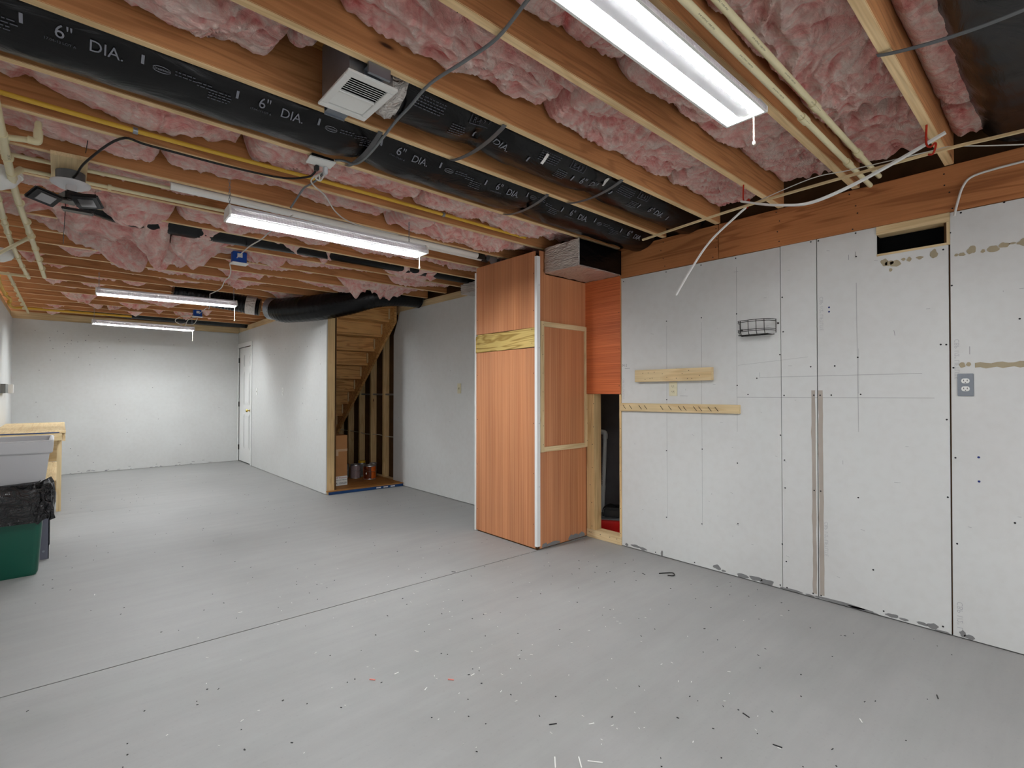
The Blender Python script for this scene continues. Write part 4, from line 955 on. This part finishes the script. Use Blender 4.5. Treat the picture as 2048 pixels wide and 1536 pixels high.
for i, (y, z, lab) in enumerate(((3.374, 2.405, 'white drain pipe hung beyond the seventh joist, nearer of the two above the second light'), (3.424, 2.405, 'white drain pipe above the second light, farther of the two'))):
    t = pipe('drain_pipe', lab, [('run', [(.45 if i == 0 else 1.35, y, z), (2.62 if i == 0 else 2.7, y, z)], .023, 'pvc')])
    couplings(t, [((2.66 if i == 0 else 2.74), y, z)], .026, 'blackpl', 'x', .03, 'rubber_coupling'); couplings(t, [((2.78 if i == 0 else 2.86), y, z)], .027, 'galv', 'x', .04, 'steel_band')
for i, (y, z, lab) in enumerate(((.757, 2.402, 'lower cream water pipe beside the big front light'), (.715, 2.44, 'upper cream water pipe running behind the big front light'))):
    t = pipe('water_pipe', lab, [('run', [(.6, y, z), (3.36, y, z)], .0125, 'cpvc')])
    couplings(t, [(2.33, y, z), (2.95, y, z)], .017, 'cpvc', 'x', .03, 'coupling')
    for q in range(4):
        b, wd = text_on('3/4 CPVC 100 PSI', .014, lambda u, v: (1.42+.28*q+u, y-.008-v*.5, z-.0125)); obj('lettering', b, 'blackink', t)
t = pipe('gas_line', 'yellow corrugated gas hose curving down in the far left ceiling corner', [('run', smoothpath([(-.46, 7.0, 2.385), (-.478, 7.45, 2.38), (-.475, 8.2, 2.36), (-.455, 8.5, 2.365), (-.49, 8.95, 2.36), (-.47, 9.4, 2.37), (-.40, 9.56, 2.395), (-.2, 9.57, 2.395), (.2, 9.57, 2.395), (.8, 9.57, 2.395)], 6), .016, 'yellow')])
couplings(t, [(-.474, 8.1, 2.365), (-.475, 8.75, 2.362)], .022, 'yellow', L=.02, nm='fitting')
for i, (x, y, lab) in enumerate(((-.41, 5.90, 'white domed ceiling lamp at the left edge beyond the slanting pipe'), (-.29, 3.78, 'white domed ceiling lamp cut by the left edge, nearer one'))):
    t = thing('ceiling_dome', lab, 'lamp', (x, y, 2.41))
    obj('dome', MB().lathe([(.125, 0), (.122, -.02), (.10, -.055), (.06, -.078), (.01, -.085)], (x, y, 2.405), 24), 'white', t, smooth=True)
    obj('base', MB().lathe([(.132, -.006), (.132, .012), (.12, .014)], (x, y, 2.405), 24), 'white', t, smooth=True)

# ------------------------------------------------------------ shop lights
def lamp_build(loc, label, far=False):
    """housing along local x, 1.2 m; open side down with ribbed sides"""
    t = thing('shop_light', label, 'light', loc, 'shop lights hung from the joists')
    X0, Y0, Z0 = loc; L = .60
    def side(s):
        m = MB(); n = 150
        m.grid(lambda u, v: (X0-L+2*L*u, Y0+s*(.079*(1-v)+.05*v+.01*math.sin(math.pi*v)+(.0016 if int(u*n) % 2 else 0)), Z0+.046*v), n, 4); return m
    for s in (-1, 1):
        obj('ribbed_side', side(s), 'ribbed', t)
    obj('housing', MB().box(X0-L, X0+L, Y0-.0545, Y0+.0545, Z0+.0415, Z0+.058), 'ledframe', t, bevel=.004)
    obj('reflector', MB().box(X0-L+.01, X0+L-.01, Y0-.024, Y0+.024, Z0+.012, Z0+.041), 'ledframe', t)
    for s in (-1, 1): obj('end_cap', MB().prism([(Y0-.081, Z0-.002), (Y0+.081, Z0-.002), (Y0+.081, Z0+.02), (Y0+.055, Z0+.06), (Y0-.055, Z0+.06), (Y0-.081, Z0+.02)], 'x', X0+s*L-.004, X0+s*L+.006), 'white', t)
    obj('rim', MB().box(X0-L+.007, X0+L-.005, Y0-.081, Y0-.072, Z0-.003, Z0-.0005).box(X0-L+.007, X0+L-.005, Y0+.072, Y0+.081, Z0-.003, Z0-.0005), 'white', t)
    for s in (-1, 1): obj('tube', MB().tube([(X0-L+.03, Y0+s*.046, Z0+.025), (X0+L-.03, Y0+s*.046, Z0+.025)], .012, 12), 'tube_far' if far else 'tube', t)
    obj('lens', MB().box(X0-L+.006, X0+L-.006, Y0-.071, Y0+.071, Z0, Z0+.001), 'lens', t)
    return t
def hang(t, loc, rot, chains, pull):
    X0, Y0, Z0 = loc
    for cx, top in chains:
        m = MB(); z = Z0+.06; k = 0
        while z < top-.012:
            for q in range(8):
                pass
            c = Vector((X0+cx, Y0, z+.009)); ring = []
            for q in range(9):
                a = math.tau*q/8; ring.append(c+Vector((0 if k % 2 else .005*math.cos(a), .005*math.cos(a) if k % 2 else 0, .0105*math.sin(a))))
            m.tube(ring, .0014, 5, False); z += .0165; k += 1
        if m.v: obj('chain', m, 'galv', t)
    if pull:
        cx, cy, L = pull; obj('pull_chain', MB().tube([(X0+cx, Y0+cy, Z0), (X0+cx, Y0+cy, Z0-L)], .0028, 6).lathe([(.002, 0), (.006, -.006), (.006, -.014), (.002, -.018)], (X0+cx, Y0+cy, Z0-L+.004), 8), 'tan', t)
    t.rotation_euler = rot
LL = [((1.415, .868, 2.33), (0, 0, R(-.5)), 'nearest shop light, large in the top right, both tubes visible', [(-.5, 2.62), (.52, 2.46)], (.60, -.03, .10)),
      ((1.27, 3.055, 2.20), (0, 0, R(-2.2)), 'second shop light, hung on chains below the white drain pipes', [(-.59, 2.42), (.50, 2.42)], (.575, -.01, .085)),
      ((.85, 6.28, 2.20), (0, 0, R(-4.5)), 'third shop light, hung beneath the joists in front of the black duct', [(-.58, 2.41), (.58, 2.41)], (.59, 0, .15)),
      ((.92, 9.03, 2.19), (0, 0, R(2.0)), 'farthest shop light, hung just in front of the back wall', [(-.58, 2.41), (.58, 2.41)], (.59, 0, .15))]
for loc, rot, lab, chs, pull in LL:
    t = lamp_build(loc, lab, loc[1] > 2); hang(t, loc, rot, chs, pull)
# extra unseen light, added behind the camera to brighten the near end
t = lamp_build((1.4, -1.5, 2.33), 'added unseen shop light behind the viewpoint, brightening the near end')

# ------------------------------------------------------------ cords, sockets, boxes
def cord(name, label, pts, r, mat, cat='cord', k=6):
    o = obj(name, MB().tube(smoothpath(pts, k), r, 8), mat, org=pts[0]); return tag(o, label, cat)
cord('power_cord', 'thick grey cord snaking under the joists from the top edge to the socket', [(1.0, .95, 2.41), (1.014, 1.06, 2.405), (1.054, 1.25, 2.408), (1.037, 1.405, 2.40), (1.022, 1.604, 2.405), (1.034, 1.77, 2.395), (1.044, 1.91, 2.39), (1.064, 2.183, 2.36), (1.075, 2.36, 2.375), (1.045, 2.43, 2.405), (1.016, 2.467, 2.412)], .006, 'greycord')
cord('power_cord', 'black cord looping from the floodlight to the ceiling socket', [(.02, 3.52, 2.355), (.05, 3.4, 2.36), (.085, 3.24, 2.385), (.193, 2.906, 2.408), (.304, 2.895, 2.408), (.618, 2.86, 2.395), (.858, 2.80, 2.385), (.95, 2.68, 2.375), (.962, 2.60, 2.375), (.958, 2.565, 2.39)], .0055, 'blackcord')
cord('power_cord', 'grey cord dropping from the socket to the middle of the second light', [(1.0, 2.55, 2.385), (.99, 2.60, 2.36), (1.005, 2.763, 2.38), (1.019, 2.908, 2.405), (1.01, 3.0, 2.37), (.985, 3.03, 2.315)], .0055, 'greycord')
cord('power_cord', 'white cord drooping from the socket to the far end of the second light', [(1.0, 2.56, 2.38), (.973, 2.676, 2.36), (1.125, 2.873, 2.38), (1.246, 3.023, 2.36), (1.36, 3.10, 2.345), (1.5, 3.10, 2.33), (1.7, 3.06, 2.318)], .004, 'whitecord')
cord('power_cord', 'pale cord from the second light down to the near blue box', [(1.02, 3.10, 2.30), (1.03, 3.4, 2.31), (1.045, 3.652, 2.33), (1.07, 3.913, 2.35), (1.085, 4.3, 2.38), (1.12, 4.82, 2.40)], .0045, 'whitecord')
cord('power_cord', 'twisted white cord from the near blue box to the third light', [(1.115, 4.80, 2.37), (1.08, 4.85, 2.36), (1.12, 5.0, 2.33), (1.17, 5.28, 2.33), (1.2, 5.6, 2.345), (1.24, 5.95, 2.33), (1.2, 6.25, 2.31)], .0045, 'whitecord')
cord('power_cord', 'white cord from the third light towards the far blue box', [(1.2, 6.25, 2.31), (1.3, 6.8, 2.235), (1.42, 7.6, 2.35), (1.5, 8.5, 2.39)], .0045, 'whitecord')
for i, P in enumerate(([(1.45, 8.6, 2.36), (1.3, 8.5, 2.33), (1.22, 8.6, 2.28), (1.3, 8.8, 2.25), (1.42, 8.98, 2.30)], [(1.5, 8.7, 2.36), (1.38, 8.6, 2.3), (1.36, 8.8, 2.22), (1.3, 9.0, 2.30)], [(1.52, 8.75, 2.35), (1.5, 8.9, 2.28), (1.42, 9.0, 2.27)])):
    o = cord('loose_wire', 'tangled white wire hanging round the far blue box by the last light', P, .0045, 'whitecord', 'wire'); o['label'] = ('longest white wire looping out left of the far blue box', 'middle white wire hanging from the far blue box to the last light', 'short white wire on the right under the far blue box')[i]
so = thing('ceiling_socket', 'white duplex socket under a joist with plugs and cords attached', 'outlet', (.96, 2.52, 2.4))
obj('box', MB().box(.905, 1.015, 2.478, 2.522, 2.405, 2.4195), 'blackpl', so)
obj('cover_plate', MB().prism([(.895, 2.475), (1.022, 2.468), (1.027, 2.555), (.905, 2.562)], 'z', 2.398, 2.4045), 'white', so, bevel=.001)
obj('plug', MB().box(.948, .968, 2.545, 2.572, 2.372, 2.3975), 'blackpl', so, bevel=.003); obj('plug', MB().box(.988, 1.008, 2.535, 2.56, 2.36, 2.3975), 'tub', so, bevel=.003)
obj('cord_loop', MB().tube(smoothpath([(.998, 2.555, 2.365), (.995, 2.60, 2.345), (.97, 2.6, 2.35), (.975, 2.57, 2.36), (.99, 2.60, 2.35)], 5), .004, 6), 'whitecord', so)
for i, (x, y, z, lab) in enumerate(((1.14, 4.80, 2.395, 'near blue junction box with a white outlet plate, on a joist beyond the second light'), (1.50, 8.62, 2.395, 'far blue junction box by the last light'))):
    t = thing('junction_box', lab, 'box', (x, y, z))
    obj('box', MB().box(x-.055, x+.055, y-.02, y+.045, z-.035, z+.06), 'bluebox', t, bevel=.004)
    obj('knockout', MB().box(x-.02, x+.02, y-.0215, y-.0205, z+.01, z+.045), 'white', t)
    obj('cover_plate', MB().box(x-.06, x+.065, y-.04, y+.065, z-.042, z-.0355), 'white', t)
bd = thing('mounting_board', 'pale plywood square fixed under two joists above the floodlight', 'board', (.02, 3.5, 2.4))
obj('board', MB().prism([(-.047, 3.285), (.094, 3.27), (.095, 3.735), (-.047, 3.745)], 'z', 2.398, 2.4175), 'pine_y', bd)
fd = thing('floodlight', 'black twin-head motion floodlight on a round white plate', 'light', (.03, 3.45, 2.3))
obj('mount_box', MB().lathe([(.06, 0), (.06, .062)], (.03, 3.50, 2.335), 20), 'strap', fd, smooth=True)
obj('round_plate', MB().lathe([(.03, -.03), (.05, -.022), (.078, -.006), (.082, 0), (.082, .005)], (.03, 3.46, 2.325), 28), 'tub', fd, smooth=True)
obj('neck', MB().lathe([(.022, 0), (.022, .06)], (.032, 3.42, 2.245), 14), 'tub', fd, smooth=True)
obj('sensor_body', MB().obox((.03, 3.36, 2.225), (.075, .11, .045), (0, 0, .3)), 'blackpl', fd, bevel=.008)
for c_, rot, hs in (((-.064, 3.215, 2.165), (R(-38), 0, R(47)), (.14, .075, .018)), ((.088, 3.16, 2.165), (R(-10), R(-6), R(-14)), (.105, .125, .018))):
    h = obj('lamp_head', MB().obox(c_, hs, rot), 'blackpl', fd, bevel=.006)
    q = Vector(c_)+__import__('mathutils').Euler(rot).to_matrix() @ Vector((0, 0, -.0105)); obj('led_panel', MB().obox(q, (hs[0]*.55, hs[1]*.55, .003), rot), 'cansteel', h)
    obj('arm', MB().tube([(.03, 3.34, 2.21), tuple(Vector(c_)+Vector((0, .03, .012)))], .009, 8), 'blackpl', fd)
obj('pull_wire', MB().tube([(.012, 3.40, 2.215), (.004, 3.42, 2.0)], .0015, 5), 'wirebk', fd)
obj('lower_head', MB().obox((.055, 3.19, 2.118), (.115, .05, .012), (0, R(2), R(-8))), 'blackpl', fd, bevel=.003)

# ------------------------------------------------------------ hooks, strips and wires at the right
for i, (x, y, lab) in enumerate(((2.865, 1.243, 'red screw hook nearer the hanging white strip end'), (2.818, .427, 'red screw hook in the joist next to the big black duct'))):
    o = obj('utility_hook', MB().tube(smoothpath([(x, y, 2.419), (x, y+.002, 2.34), (x, y-.012, 2.318), (x, y-.028, 2.33), (x, y-.03, 2.315), (x, y-.02, 2.285), (x, y-.004, 2.288)], 5), .0042, 8), 'red', org=(x, y, 2.4)); tag(o, lab, 'hook')
def strip(name, label, pts, wd, th, mat, cat):
    P = smoothpath(pts, 6); mb = MB()
    for i, p in enumerate(P):
        d = (P[min(i+1, len(P)-1)]-P[max(i-1, 0)]).normalized(); s = Vector((1, 0, 0)); nrm = d.cross(s).normalized()
        for a, b in ((-1, -1), (1, -1), (1, 1), (-1, 1)): mb.v.append(tuple(p+s*wd/2*a+nrm*th/2*b))
    for i in range(len(P)-1):
        for a, b in ((0, 1), (1, 2), (2, 3), (3, 0)): mb.f.append([i*4+a, i*4+b, i*4+4+b, i*4+4+a])
    n = len(P)-1; mb.f += [[0, 1, 2, 3], [n*4, n*4+1, n*4+2, n*4+3]]
    return tag(obj(name, mb, mat, org=pts[0]), label, cat)
strip('wood_strip', 'long thin pine strip resting across the two red hooks', [(2.85, 1.898, 2.251), (2.85, 1.215, 2.291), (2.85, .438, 2.302), (2.83, .13, 2.283), (2.8, -.7, 2.24)], .012, .011, 'pine_y', 'strip')
strip('trim_strip', 'white plastic trim strip sagging between the two red hooks', [(2.848, 1.25, 2.322), (2.848, 1.148, 2.28), (2.846, 1.045, 2.244), (2.842, .901, 2.214), (2.838, .725, 2.243), (2.832, .528, 2.305), (2.83, .365, 2.367)], .02, .009, 'pvc', 'strip')
strip('trim_strip', 'white plastic strip hanging down freely from the nearer red hook', [(2.862, 1.225, 2.287), (2.862, 1.286, 2.25), (2.862, 1.435, 2.146), (2.862, 1.546, 2.019), (2.862, 1.664, 1.854)], .012, .007, 'pvc', 'strip')
cord('thin_wire', 'thin white wire arching above the pine strip towards the right edge', [(2.86, 1.2, 2.296), (2.85, .9, 2.34), (2.85, .724, 2.328), (2.845, .43, 2.31), (2.85, .354, 2.308), (2.85, .24, 2.27), (2.85, .13, 2.235), (2.85, -.3, 2.1)], .0025, 'whitecord', 'wire')
cord('wall_cable', 'white cable stapled to the heavy beam and bending down to the wall panel', [(3.4, -.3, 2.36), (3.4, .155, 2.345), (3.4, .25, 2.342), (3.4, .34, 2.33), (3.4, .375, 2.29), (3.4, .395, 2.22), (3.402, .41, 2.15)], .0055, 'whitecord', 'cable')
